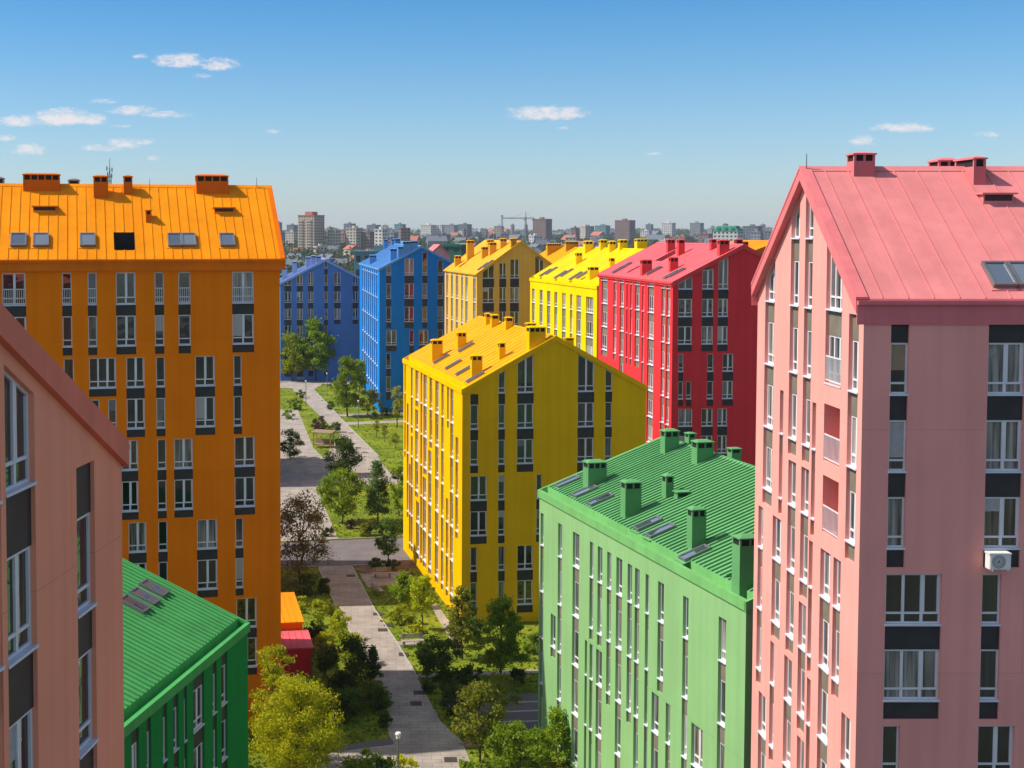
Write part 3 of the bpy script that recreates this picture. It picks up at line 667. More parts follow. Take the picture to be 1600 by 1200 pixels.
# ---- blue blocks
b = Building('apartment_building', 'blue apartment block with pale sunlit narrow side beside the far lawn', at(593, 419.5, 247), 400, 'fl', ridge='y', wall=M['w_blue'], roof=M['r_blue'], trim=M['r_blue'], group=None)
b.W = 2 * b.solve('front', 659, 384)[0]; b.D = b.solve('left', 562, 418)[0]; b.place(); b.rise = b.hit('front', 659, 384)[1] - b.E
zA = b.hit(F_, 640, 443)[1]; zB = b.hit(F_, 640, 552)[1]; fh = (zA - zB) / 3
std(b, zA + fh, fh, fh * .64); C = b.colpx
C(F_, 603.5, 611, 460, 0, 2, n=1); C(F_, 632, 646.5, 460, 0, 2, n=2, grow=.3); C(F_, 660, 667.5, 460, 0, 2, n=1, grow=1.5); C(F_, 684, 692, 460, 0, 6, n=1)
C(F_, 603.5, 619.5, 530, 3, 3, n=2); C(F_, 640, 646.5, 530, 3, 4, n=1); C(F_, 655, 669, 530, 3, 3, n=2); C(F_, 603.5, 610.5, 580, 4, 6, n=1); C(F_, 656, 663, 580, 4, 6, n=1)
for i in range(8): C(L_, 566 + i * 3.15, 567.9 + i * 3.15, 460, 0, 6, lit=True)
b.build(); b.roofing(.12, .2, .4, 1.1, .08, .05)
for x0, x1, yb, yt, sd in ((610, 620, 406, 388, 0), (577, 588, 411, 398, 0), (625, 633, 402, 385, 0), (637, 650, 397, 377, 0), (645, 655, 390, 376, 0)): b.chimney(x0, x1, yb, yt, sd)

b = Building('apartment_building', 'dark violet blue apartment block far behind the round trees, next to the orange block', at(438, 442, 300), 380, 'fl', D=22, ridge='y', wall=M['w_violet'], roof=M['r_violet'], trim=M['r_violet'], group=None)
b.W = 2 * b.solve('front', 508.5, 405)[0]; b.place(); b.rise = b.hit('front', 508.5, 405)[1] - b.E
zA = b.hit(F_, 480, 456)[1]; zB = b.hit(F_, 480, 509)[1]; fh = (zA - zB) / 2
std(b, zA + fh, fh, fh * .62); C = b.colpx
for x0, x1, k0, k1, n in ((444.5, 455, 0, 6, 2), (464, 473, 0, 6, 2), (481.5, 489.5, 0, 6, 2), (507, 512, -1, 6, 1), (522, 532, 0, 2, 2), (522.5, 526.5, 3, 6, 1), (551, 559.5, 0, 2, 2), (546, 559, 3, 5, 2)):
    C(F_, x0, x1, 480, k0, k1, n=n, grow=.5)
b.build(); b.roofing(.2, .3, .5, 1.2, .08, .06)
for x0, x1, yb, yt, sd in ((441, 449, 436, 417, 0), (457, 464, 427, 408, 0), (478, 487, 417, 401, 0), (486, 494, 414, 399, 0), (495, 503, 411, 400, 0), (530, 537, 421, 408, 1), (545, 553, 428, 416, 1)): b.chimney(x0, x1, yb, yt, sd)

def back_block(label, P, vp, W, D, rise, c, chims=(), ridge='y'):
    b = Building('apartment_building', label, P, vp, 'fl', W=W, D=D, ridge=ridge, wall=M['w_' + c], roof=M['r_' + c], trim=M['t_' + c], group=None)
    b.rise = rise; b.place(); std(b, b.E - 1.0, 3.0, 1.9)
    for f, L in (('front', W), ('left', D)):
        n = max(1, int(L / 2.4))
        for i in range(n): b.col(f, (i + .3) * L / n, (i + .3) * L / n + .9, 0, max(1, int(b.E / 3) - 2), lit=f == 'left')
    b.build(); b.roofing(.12, .15, .4, 1.2, .05, .04)
    for q in chims: b.chimney(*q)
    return b
back_block('golden yellow roof with chimneys rising between the tan and lemon blocks', at(855, 420, 252), 250, 14, 20, 4.0, 'yellow', ((855, 877, 394, 380, 0), (884, 904, 388, 377, 0)))
back_block('pale blue sunlit roof standing behind the blue block', at(589, 405, 318), 380, 14, 18, 4.2, 'blue', ((627, 636, 386, 373, 0), (600, 606, 392, 374, 0), (612, 620, 385, 373, 0)))
back_block('small pink roof peeping out right of the blue gable', at(671, 397, 345), 300, 5.4, 9, 2.4, 'pink')
back_block('orange roof just showing right of the red gable', at(1150, 402, 205), 300, 14, 16, 2.5, 'orange', ((1172, 1184, 397, 377, 0),))
# two blocks hidden behind the orange one: they throw the shade bands over the courtyard
def hidden(label, xr, d, D, E, c):
    X = (xr - PPX) / F * d
    b = Building('apartment_building', label, (X, d, E), 330, 'fr', W=15, D=D, E=E, ridge='y', wall=M['w_' + c], roof=M['r_' + c], trim=M['t_' + c], group=None)
    b.rise = 2.4; b.place(); std(b, E - 1, 3.0, 1.9)
    for f, L in (('right', D), ('front', 15)):
        n = max(1, int(L / 2.6))
        for i in range(n): b.col(f, (i + .3) * L / n, (i + .3) * L / n + 1.0, 0, max(1, int(E / 3) - 2))
    b.build(); b.roofing(.12, .15, .4, 1.2, .05, .04)
hidden('red apartment block behind the orange one, out of view', 416, 119, 15.5, 17.0, 'red')
hidden('blue apartment block behind the orange one, out of view', 417, 175, 21, 11.5, 'blue')

# ---- low coloured annex beside the orange block
g0 = lambda px, py, z: ground(px, py, z)
ax = empty('garage_row', (ground(470, 1025, 2.2).x, ground(470, 1025, 2.2).y, 0), -math.atan2(-.15, 1), 'low row of red and orange sheds at the foot of the orange block', 'shed')
for (x0, x1, y0, y1, z, nm, mw, mr) in ((-1.5, 1.0, 1.7, 5.6, 2.2, 'red_shed', 'w_red', 'r_red'), (-4, .7, 5.6, 13.5, 3.0, 'orange_shed', 'w_orange', 'r_orange'), (-4, -1.5, -1.5, 5.59, 2.5, 'gold_shed', 'w_orange', 'r_orange')):
    m_ = MB(); m_.box(x0, x1, y0, y1, -.3, z); sh = m_.build(nm, [M[mw]], ax)
    m_ = MB(); m_.hexa([(x0 - .12, y0 - .15, z + .003), (x1 + .12, y0 - .15, z + .003), (x1 + .12, y1 - .01, z + .003), (x0 - .12, y1 - .01, z + .003)], [(x0 - .12, y0 - .15, z + .12), (x1 + .12, y0 - .15, z + .12), (x1 + .12, y1 - .01, z + .3), (x0 - .12, y1 - .01, z + .3)])
    k = int((x1 - x0) / .45)
    for i in range(1, k):
        x = x0 + (x1 - x0) * i / k
        m_.hexa([(x - .02, y0 - .14, z + .1), (x + .02, y0 - .14, z + .1), (x + .02, y0 - .14, z + .16), (x - .02, y0 - .14, z + .16)], [(x - .02, y1 - .02, z + .28), (x + .02, y1 - .02, z + .28), (x + .02, y1 - .02, z + .34), (x - .02, y1 - .02, z + .34)])
    m_.build('roof', [M[mr]], sh)

# ------------------------------------------------------------------ terrain
def tz(d):
    if d < 420: return 0.0
    pts = ((420, 0), (1000, 4), (1600, 9), (2500, 18), (4000, 33), (6500, 44), (9000, 46))
    for (a, za), (b_, zb) in zip(pts, pts[1:]):
        if d <= b_: return za + (zb - za) * (d - a) / (b_ - a)
    return 46
M['ground'] = mat_basic('ground_soil_and_grass', (.085, .09, .06), 0.95, 0.35, 0.02, spec=0.1)
def mat_lawn():
    m, nt, b = new_mat('lawn_grass'); L = nt.links
    tc = nd(nt, 'ShaderNodeTexCoord')
    n1 = nd(nt, 'ShaderNodeTexNoise'); n1.inputs['Scale'].default_value = .25; n1.inputs['Detail'].default_value = 8; n1.inputs['Roughness'].default_value = .65
    L.new(tc.outputs['Object'], n1.inputs['Vector'])
    cr = nd(nt, 'ShaderNodeValToRGB'); e = cr.color_ramp.elements
    e[0].position = .32; e[0].color = (.07, .12, .010, 1); e[1].position = .52; e[1].color = (.17, .22, .014, 1)
    x = e.new(.66); x.color = (.28, .28, .02, 1); x = e.new(.76); x.color = (.22, .17, .06, 1)
    L.new(n1.outputs['Fac'], cr.inputs['Fac'])
    n2 = nd(nt, 'ShaderNodeTexNoise'); n2.inputs['Scale'].default_value = 3.5; n2.inputs['Detail'].default_value = 5
    L.new(tc.outputs['Object'], n2.inputs['Vector'])
    r = nd(nt, 'ShaderNodeMapRange'); r.inputs['From Min'].default_value = .3; r.inputs['From Max'].default_value = .7; r.inputs['To Min'].default_value = .6; r.inputs['To Max'].default_value = 1.35
    L.new(n2.outputs['Fac'], r.inputs['Value'])
    mu = nd(nt, 'ShaderNodeVectorMath', operation='SCALE'); L.new(cr.outputs[0], mu.inputs[0]); L.new(r.outputs[0], mu.inputs['Scale'])
    L.new(mu.outputs[0], b.inputs['Base Color']); b.inputs['Roughness'].default_value = .9; b.inputs['Specular IOR Level'].default_value = .1
    bp = nd(nt, 'ShaderNodeBump'); bp.inputs['Distance'].default_value = .2; bp.inputs['Strength'].default_value = .6
    L.new(n2.outputs['Fac'], bp.inputs['Height']); L.new(bp.outputs[0], b.inputs['Normal']); return m
M['lawn'] = mat_lawn()
g = MB(); rows = [-300, 0, 60, 200, 420, 700, 1000, 1300, 1600, 2000, 2500, 3200, 4000, 5000, 6500, 9000]
xs = [-7000, -4000, -2200, -1200, -600, -250, 0, 250, 600, 1200, 2200, 4000, 7000]
g.v = [(x, y, tz(y) - .02) for y in rows for x in xs]; nx = len(xs)
for j in range(len(rows) - 1):
    for i in range(nx - 1): g.f.append((j * nx + i, j * nx + i + 1, (j + 1) * nx + i + 1, (j + 1) * nx + i)); g.m.append(0)
tag(g.build('ground', [M['ground']]), kind='structure')
g = MB(); g.poly([(-30, 70, .0), (60, 70, .0), (60, 330, .0), (-40, 330, .0)]); lawn_o = g.build('lawn', [M['lawn']]); tag(lawn_o, kind='structure')

def mat_paving(name, c1, joint, sz=(0.6, 0.6), rgbv=.16):
    m, nt, b = new_mat(name); L = nt.links
    tc = nd(nt, 'ShaderNodeTexCoord')
    br = nd(nt, 'ShaderNodeTexBrick'); br.inputs['Scale'].default_value = 1.0; br.inputs['Brick Width'].default_value = sz[0]; br.inputs['Row Height'].default_value = sz[1]
    br.inputs['Mortar Size'].default_value = .02; br.inputs['Color1'].default_value = (*c1, 1); br.inputs['Color2'].default_value = (*[c * (1 - rgbv) for c in c1], 1); br.inputs['Mortar'].default_value = (*joint, 1)
    L.new(tc.outputs['Object'], br.inputs['Vector'])
    n2 = nd(nt, 'ShaderNodeTexNoise'); n2.inputs['Scale'].default_value = .5; n2.inputs['Detail'].default_value = 8
    L.new(tc.outputs['Object'], n2.inputs['Vector'])
    r = nd(nt, 'ShaderNodeMapRange'); r.inputs['From Min'].default_value = .3; r.inputs['From Max'].default_value = .7; r.inputs['To Min'].default_value = .78; r.inputs['To Max'].default_value = 1.18
    L.new(n2.outputs['Fac'], r.inputs['Value'])
    mu = nd(nt, 'ShaderNodeVectorMath', operation='SCALE'); L.new(br.outputs['Color'], mu.inputs[0]); L.new(r.outputs[0], mu.inputs['Scale'])
    L.new(mu.outputs[0], b.inputs['Base Color']); b.inputs['Roughness'].default_value = .85; b.inputs['Specular IOR Level'].default_value = .2
    return m
M['paving'] = mat_paving('pale_paving', (.40, .345, .30), (.22, .19, .17), (1.2, .6))
M['asphalt'] = mat_basic('asphalt', (.16, .145, .15), .9, .15, .6, .4, 8, .2)
M['kerb'] = mat_basic('kerb_stone', (.42, .40, .38), .8, .1, 2)
M['mulch'] = mat_basic('reddish_mulch', (.24, .13, .08), .9, .25, 2)
M['manhole'] = mat_basic('iron_cover', (.06, .05, .045), .7, .2, 4)
PATHS = []
def sheet(name, pts, h, mat, is_px=True, pad=True):
    P = [ground(x, y) for x, y in pts] if is_px else [Vector((x, y, 0)) for x, y in pts]
    PATHS.append([(p.x, p.y) for p in P])
    m_ = MB(); m_.hexa([(p.x, p.y, -.05) for p in P], [(p.x, p.y, h) for p in P]); o = m_.build(name, [M[mat]]); tag(o, kind='structure'); return P
def kerb(P, w=.14, h=.13):
    m_ = MB()
    for a, b_ in zip(P, P[1:]):
        d = (b_ - a); d.z = 0; d.normalize(); n = Vector((-d.y, d.x, 0)) * w / 2; e = d * .0
        m_.hexa([a - n + Vector((0, 0, -.05)), a + n + Vector((0, 0, -.05)), a + n + Vector((0, 0, h)), a - n + Vector((0, 0, h))],
                [b_ - n + Vector((0, 0, -.05)), b_ + n + Vector((0, 0, -.05)), b_ + n + Vector((0, 0, h)), b_ - n + Vector((0, 0, h))])
    tag(m_.build('kerb', [M['kerb']]), kind='structure')
gp = lambda L: [ground(x, y) for x, y in L]
# main path: near end up to the street
sheet('path', [(612, 1168), (720, 1157), (688, 1127), (653, 1061), (618, 1003), (584, 952), (548, 884), (497, 885), (527, 952), (556, 1003), (586, 1061), (600, 1110)], .030, 'paving')
sheet('plaza', [(470, 1200), (560, 1255), (760, 1255), (722, 1158), (700, 1153), (520, 1176)], .036, 'paving')
sheet('road', [(380, 851), (380, 886), (440, 885), (497, 884.6), (548, 883), (640, 881), (700, 880), (700, 836), (632, 840)], .012, 'asphalt')
kerb(gp([(380, 850), (632, 839), (700, 835)])); kerb(gp([(380, 887), (497, 886.5)])); kerb(gp([(550, 884.5), (640, 882), (700, 880)]))
sheet('plaza', [(400, 848), (529, 843.5), (500, 775), (506, 760), (505, 715), (490, 700), (465, 640), (400, 640)], .022, 'paving')
sheet('path', [(505, 760), (640, 756), (640, 738), (608, 738), (591, 714), (561, 690), (533, 680), (505, 716)], .026, 'paving')
sheet('path', [(561, 690), (591, 714.5), (540, 663), (490, 610), (478, 597), (440, 597), (457, 608), (498, 648), (533, 680.5)], .032, 'paving')
sheet('plaza', [(400, 590), (562, 590), (562, 604), (505, 600), (490, 609), (400, 604)], .038, 'paving')
sheet('path', [(529, 648), (632, 644.5), (632, 647.5), (533, 651)], .040, 'paving'); sheet('path', [(539, 660), (632, 656.5), (632, 660), (543, 664)], .034, 'paving')
sheet('path', [(619, 1003), (652, 1001), (655, 1006.5), (622, 1009.5)], .038, 'paving'); sheet('path', [(673, 947), (681, 943), (712, 985), (722, 1012), (704, 1000)], .040, 'paving')
sheet('path', [(652, 1054), (660, 1059), (850, 1052), (850, 1046)], .038, 'paving')
sheet('path', [(520, 1176), (616, 1163), (613, 1157), (600, 1155), (520, 1168)], .044, 'asphalt')
sheet('parking_lane', [(690, 1092), (850, 1082), (850, 1140), (790, 1146), (742, 1150)], .014, 'asphalt')
for y in (1098, 1112, 1128):
    sheet('parking_line', [(775, y), (850, y - 3), (850, y - 1.2), (775, y + 1.8)], .019, 'kerb')
sheet('planting_bed', [(716, 1163), (742, 1154), (800, 1150), (800, 1166), (730, 1169)], .05, 'mulch')
sheet('planting_bed', [(549, 889), (622, 876), (660, 874), (660, 885), (575, 897)], .05, 'mulch')
sheet('paving_pad', [(562, 897), (640, 893), (646, 912), (574, 918)], .042, 'paving')
kerb(gp([(653.5, 1060), (618.6, 1002), (584.7, 951.5), (549, 884)]), .12, .06); kerb(gp([(591.6, 713.5), (540.6, 662.5), (490.6, 609.5)]), .16, .08); kerb(gp([(586, 1061), (556, 1003), (527, 952), (497, 886)]), .12, .06)
for (x, y) in ((607, 977), (631, 1023), (655, 1083), (598, 985), (548, 900), (590, 960), (704, 1188), (650, 1100), (570, 707), (549, 677), (505, 626), (526, 645), (560, 700)):
    p = ground(x, y); m_ = MB(); m_.hexa([(p.x - .4, p.y - .4, .0), (p.x + .4, p.y - .4, .0), (p.x + .4, p.y + .4, .0), (p.x - .4, p.y + .4, .0)], [(p.x - .4, p.y - .4, .055), (p.x + .4, p.y - .4, .055), (p.x + .4, p.y + .4, .055), (p.x - .4, p.y + .4, .055)])
    tag(m_.build('manhole_cover', [M['manhole']]), kind='structure')

def inside(x, y, poly):
    c = False; j = len(poly) - 1
    for i in range(len(poly)):
        (xi, yi), (xj, yj) = poly[i], poly[j]
        if (yi > y) != (yj > y) and x < (xj - xi) * (y - yi) / (yj - yi) + xi: c = not c
        j = i
    return c
# grass tufts over the lawn
M['tuft'] = mat_leaf('grass_blades', (.10, .17, .012), (.24, .26, .025), .3, .4)
rnd = random.Random(5); g = MB()
for i in range(26000):
    y = 80 + 230 * rnd.random() ** 1.6; x = rnd.uniform(-12, 26) * (y / 100)
    if any(inside(x, y, q) for q in PATHS): continue
    if rnd.random() < .0: continue
    a = rnd.uniform(0, 6.28); w = rnd.uniform(.1, .28); h = rnd.uniform(.08, .24); dx, dy = math.cos(a) * w, math.sin(a) * w
    g.poly([(x - dx, y - dy, -.02), (x + dx, y + dy, -.02), (x + dx * .4 + rnd.uniform(-.1, .1), y + rnd.uniform(-.1, .1), h)])
tag(g.build('grass', [M['tuft']]), kind='stuff')

# ------------------------------------------------------------------ trees
LEAF = {'mid': mat_leaf('leaf_mid', (.15, .25, .010), (.30, .40, .016)), 'dark': mat_leaf('leaf_dark', (.055, .105, .012), (.13, .19, .018)),
        'bright': mat_leaf('leaf_bright', (.34, .42, .008), (.54, .56, .012)), 'yellow': mat_leaf('leaf_yellow', (.38, .41, .006), (.66, .62, .010)),
        'brown': mat_leaf('leaf_brown', (.13, .14, .035), (.27, .26, .06)), 'olive': mat_leaf('leaf_olive', (.20, .23, .02), (.40, .41, .03)), 'purple': mat_leaf('leaf_purple', (.07, .04, .04), (.13, .08, .06)),
        'conifer': mat_leaf('leaf_conifer', (.07, .15, .025), (.14, .24, .04))}
BARK = mat_basic('bark', (.09, .065, .045), .9, .3, 6, .6, 12, .1)
rnd_pick = ('dark', 'mid', 'dark', 'olive')
def env(shape, t):
    if shape == 'cone': return max(0.05, (1 - t) ** .8 * min(1, t * 6 + .35))
    if shape == 'oval': return math.sqrt(max(0, 1 - (2 * t - .9) ** 2 / 1.25))
    if shape == 'spread': return math.sqrt(max(0, 1 - (1.6 * t - .5) ** 2)) if t < .95 else .4
    return math.sqrt(max(0.02, 1 - (2 * t - 1) ** 2))
def crown_mesh(seed, w, h, n, ls, shape, mat, nc=48, flat=.55):
    rn = random.Random(seed); g = MB(); cl = []
    while len(cl) < nc:
        t = rn.random(); r = env(shape, t) * w / 2; a = rn.uniform(0, 6.283); q = rn.random() ** .45
        rr = r * q * rn.uniform(.72, 1.2)
        cl.append((rr * math.cos(a), rr * math.sin(a), t * h, rn.uniform(.08, .19) * min(w, h) * (1 if q > .5 else 1.3) * (34 / nc) ** .33))
    for i in range(n):
        cx, cy, cz, cr = cl[i % len(cl)]
        p = Vector((cx + rn.gauss(0, cr * .55), cy + rn.gauss(0, cr * .55), cz + rn.gauss(0, cr * .42)))
        nv = Vector((rn.gauss(0, 1), rn.gauss(0, 1), rn.gauss(flat, .8))).normalized()
        a = nv.orthogonal().normalized(); b_ = nv.cross(a); th = rn.uniform(0, 6.28)
        u = a * math.cos(th) + b_ * math.sin(th); v = nv.cross(u); L = ls * rn.uniform(.6, 1.4); W = L * rn.uniform(.35, .6)
        g.poly([p - u * L * .5, p + v * W * .5, p + u * L * .5, p - v * W * .5])
    return g, cl
def tree(px, py, wpx, hpx, shape, mat, label, trunk=.25, n=2600, ls=.26, base=None, cat='tree', group=None, seed=None, name='tree', nc=46):
    P = base or ground(px, py); d = P.y; w = wpx / F * d; h = hpx / F * d
    seed = seed or int(px * 7 + py * 3)
    rt = empty(name, (P.x, P.y, 0), 0, label, cat, group)
    k_ = 1.0 if n > 10000 else 1.7
    g, cl = crown_mesh(seed, w, h * (1 - trunk), int(n * k_), ls * (1.0 if n > 10000 else 1.15), shape, mat, nc)
    g.build('crown', [LEAF[mat]], rt, (0, 0, h * trunk))
    rn = random.Random(seed + 1); t = MB(); r0 = max(.05, h * .016)
    pts = [Vector((0, 0, -.3))]
    for i in range(1, 6): pts.append(Vector((rn.gauss(0, .02) * h, rn.gauss(0, .02) * h, h * .85 * i / 5)))
    for i, (a, b_) in enumerate(zip(pts, pts[1:])): t.tube(a, b_, r0 * (1 - i * .17), r0 * (1 - (i + 1) * .17), 7)
    for c in rn.sample(cl, min(14, len(cl))):
        z = h * trunk + c[2]; i = min(4, max(1, int((z / h) * 4.5)))
        s_ = pts[i] if i < len(pts) else pts[-1]
        if s_.z > z + .2 * h: s_ = pts[max(1, i - 1)]
        t.tube(s_, (c[0], c[1], z), r0 * .38, r0 * .12, 5)
    t.build('trunk', [BARK], rt); return rt
def bush(px, py, wpx, hpx, mat, label, n=900, ls=.2, base=None, group=None, shape='round'):
    return tree(px, py, wpx, hpx, shape, mat, label, .06, n, ls, base, 'bush', group, None, 'bush', 22)

tree(494, 596, 56, 92, 'oval', 'mid', 'tall round green tree before the violet blue block', .2, 5200, .5)
tree(458, 596, 40, 74, 'oval', 'bright', 'yellow green tree at the far left edge beside the orange block', .2, 3600, .45)
tree(474, 594, 26, 58, 'oval', 'dark', 'small dark tree between the yellow green and the tall round tree', .2, 1500, .4)
tree(543, 651, 46, 90, 'oval', 'mid', 'leafy green tree at the left foot of the pale blue wall', .2, 3600, .4)
tree(562, 612, 40, 46, 'round', 'mid', 'green tree behind, close against the pale blue wall', .15, 2000, .4)
tree(574, 648, 46, 38, 'round', 'olive', 'low greyish tree at the corner of the blue block', .2, 1600, .3)
tree(621, 668, 22, 64, 'oval', 'olive', 'slender young tree between the blue and yellow blocks', .3, 1000, .26)
bush(500, 672, 36, 22, 'purple', 'purple leaved shrub beside the upper path', 1100, .25)
bush(522, 676, 26, 16, 'dark', 'low dark shrub right of the purple shrub', 600, .22)
bush(453, 716, 34, 44, 'dark', 'dark rounded bush in front of the orange corner', 1500, .24)
tree(536, 744, 62, 58, 'round', 'dark', 'wide dark tree where the upper path begins', .1, 3600, .26)
tree(534, 818, 66, 82, 'round', 'mid', 'round green tree on the middle lawn', .22, 4200, .24)
tree(590, 814, 52, 92, 'cone', 'conifer', 'pointed conifer on the middle lawn', .14, 3400, .22)
tree(624, 806, 30, 76, 'oval', 'mid', 'green tree half hidden by the yellow wall', .15, 1800, .22)
tree(470, 912, 104, 142, 'spread', 'brown', 'tall sparse brownish tree before the street', .22, 4200, .20, nc=80)
tree(605, 882, 38, 70, 'oval', 'conifer', 'dark young tree beside the street', .25, 2000, .2)
bush(568, 838, 22, 18, 'olive', 'small olive shrub on the middle lawn', 400, .18); bush(548, 826, 18, 14, 'purple', 'small reddish shrub on the middle lawn', 350, .18)
bush(622, 832, 30, 16, 'dark', 'low dark hedge shrub at the yellow corner', 500, .2)
bush(471, 958, 18, 26, 'bright', 'small bright shrub beside the orange shed', 500, .16); bush(498, 978, 26, 40, 'bright', 'slim bright bush left of the main path', 900, .17)
bush(532, 1000, 34, 46, 'bright', 'lime coloured bush at the edge of the main path', 1200, .17); bush(512, 1018, 40, 30, 'yellow', 'yellow green low bush right of the red shed', 1000, .17); bush(553, 1038, 38, 46, 'bright', 'bright leafy bush overhanging the main path', 1200, .17)
bush(540, 1072, 84, 70, 'dark', 'large dark bush in the shade below the red shed', 3200, .2); tree(583, 1072, 32, 62, 'cone', 'conifer', 'small dark conifer beside the main path', .06, 1500, .17)
bush(594, 1112, 40, 44, 'dark', 'shaded bush at the edge of the near path', 1300, .18)
bush(470, 1120, 60, 60, 'dark', 'dark shrub under the shaded wall near the red shed', 1500, .2)
tree(462, 0, 150, 160, 'round', 'yellow', 'big bright yellow green tree at the bottom, before the orange block', .08, 26000, .155, base=Vector((-4.1, 79.5, 0)), nc=150)
tree(425, 0, 74, 192, 'oval', 'yellow', 'slim yellow green tree between the dark green block and the big tree', .12, 11000, .155, base=Vector((-5.6, 82.0, 0)), nc=90)
tree(631, 950, 40, 54, 'round', 'mid', 'leafy green tree at the left foot of the yellow wall', .2, 2000, .2)
tree(660, 984, 42, 84, 'oval', 'bright', 'light green young tree on the lawn before the yellow wall', .4, 2000, .18)
bush(628, 976, 42, 30, 'bright', 'broad lime bush on the lawn by the path', 1100, .18)
bush(650, 990, 26, 14, 'yellow', 'low yellow shrub on the lawn by the path', 400, .16)
tree(722, 1030, 44, 112, 'oval', 'olive', 'slim tree standing at the corner of the yellow block', .25, 2200, .2)
bush(712, 1012, 30, 40, 'purple', 'dark purple shrub at the corner of the yellow block', 800, .18)
tree(782, 1076, 70, 140, 'oval', 'mid', 'full green tree before the shaded yellow gable', .28, 4800, .2)
bush(688, 1062, 72, 62, 'dark', 'wide dark bush on the lawn left of the full green tree', 2600, .2)
tree(750, 1192, 76, 124, 'round', 'olive', 'lit olive tree standing in front of the shaded parking lane', .3, 3800, .18)
tree(782, 1135, 64, 84, 'spread', 'olive', 'sparse tree in the shade before the parking lane', .3, 900, .18)
bush(712, 1118, 44, 44, 'dark', 'shaded bush beside the near path', 1200, .18)
tree(815, 0, 96, 84, 'round', 'mid', 'bushy green tree at the bottom before the light green block', .1, 6000, .17, base=Vector((9.4, 80, 0)), nc=50)
tree(878, 0, 80, 80, 'cone', 'mid', 'young conifer at the foot of the light green wall', .08, 2600, .17, base=Vector((12.0, 82.5, 0)))
bush(560, 1222, 70, 48, 'mid', 'green shrub at the bottom edge by the plaza', 1800, .16); bush(628, 1226, 60, 40, 'yellow', 'yellowish shrub at the bottom edge by the lamp', 1400, .16); bush(600, 1222, 40, 40, 'dark', 'dark small shrub between the two bottom shrubs', 800, .16)
bush(735, 1222, 50, 34, 'mid', 'green shrub at the bottom edge under the olive tree', 1000, .16)
for i, (x, y, lab) in enumerate(((601, 690, 'upper'), (618, 702, 'right'), (588, 684, 'left'))):
    tree(x, y, 12, 26, 'oval', 'olive', 'thin sapling on the sunny far lawn, %s of the three' % ('upper middle', 'rightmost', 'leftmost')[i], .4, 260, .2, group='saplings on the far lawn')
bush(742, 1000, 40, 34, 'dark', 'dark shrub at the foot of the yellow gable', 900, .18); bush(805, 1030, 44, 26, 'mid', 'green shrub right of the full green tree', 800, .18); bush(835, 1020, 30, 30, 'mid', 'green shrub in the gap left of the light green block', 600, .18)

SH = ((636, 1046, 0, 0), (664, 1030, 30, 24), (700, 1092, 34, 30), (668, 1082, 20, 18), (730, 1068, 40, 26), (810, 1066, 36, 20), (570, 958, 0, 0), (480, 930, 30, 34), (505, 925, 28, 20), (515, 960, 24, 22), (492, 1000, 30, 26), (575, 1100, 46, 36), (548, 1120, 60, 40), (520, 1128, 60, 46), (600, 1136, 22, 26),
      (640, 920, 30, 22), (588, 888, 30, 14), (612, 890, 26, 14), (574, 836, 30, 16), (600, 826, 34, 16), (510, 838, 14, 12), (618, 748, 18, 14), (604, 650, 22, 12), (585, 655, 18, 10), (524, 606, 24, 10), (516, 640, 16, 12), (462, 640, 30, 18), (450, 655, 22, 14), (470, 622, 18, 12))
WH = ('beside the near path on the right', 'on the lawn left of the wide dark bush', 'in the shade right of the near path', 'at the shaded path edge', 'under the full green tree', 'beside the side path by the light green wall', '', 'behind the sheds below the sparse tree', 'right of the sparse tree foot', 'left of the main path above the lime bush', 'left of the lime bush by the sheds', 'in the deep shade left of the near path', 'in the dark bed below the large dark bush', 'in the darkest corner of the bed by the sheds', 'at the kerb where the near path widens',
      'under the leafy tree at the yellow wall', 'on the mulch bed below the street', 'on the mulch bed nearest the yellow wall', 'on the middle lawn before the street, left', 'on the middle lawn before the street, right', 'at the left tip of the middle lawn', 'at the yellow wall above the middle lawn', 'on the far lawn strip, right', 'on the far lawn strip, left', 'at the far plaza edge', 'beside the thin lamp post', 'on the lawn beside the far plaza, large', 'on the lawn close to the orange corner', 'on the lawn at the upper path bend')
for (x, y, w_, h_), l_ in zip(SH, WH):
    if w_: bush(x, y, w_, h_, rnd_pick[(x + y) % 4], 'low shrub ' + l_, int(300 + w_ * 14), .2)

# ------------------------------------------------------------------ street furniture
def bench(px, py, rz, label):
    p = ground(px, py); b_ = empty('bench', (p.x, p.y, .04), rz, label, 'bench', 'benches by the paths')
    wood = M['wood']
    m_ = MB()
    for i in range(4): m_.box(-.9, .9, -.25 + i * .13, -.14 + i * .13, .43, .47)
    m_.build('seat', [wood], b_)
    m_ = MB()
    for i in range(3): m_.box(-.9, .9, .29 + i * .02, .33 + i * .02, .55 + i * .13, .65 + i * .13)
    m_.build('backrest', [wood], b_)
    for x in (-.7, .7):
        m_ = MB(); m_.box(x - .04, x + .04, -.22, -.15, 0, .43); m_.box(x - .04, x + .04, .28, .34, 0, .92); m_.box(x - .04, x + .04, -.15, .28, .36, .42); m_.build('leg', [M['metal']], b_)
M['wood'] = mat_basic('bench_wood', (.42, .36, .30), .6, .15, 5)
M['wood2'] = mat_basic('kiosk_wood', (.30, .20, .12), .7, .2, 4)
bench(591, 928, RAD(112), 'pale bench in the shade left of the yellow wall'); bench(645, 1010, RAD(10), 'pale bench at the side path near the yellow block corner'); bench(598, 903, RAD(10), 'brown bench on the shaded pad below the street')
bench(470, 596, RAD(5), 'distant bench at the far plaza edge')
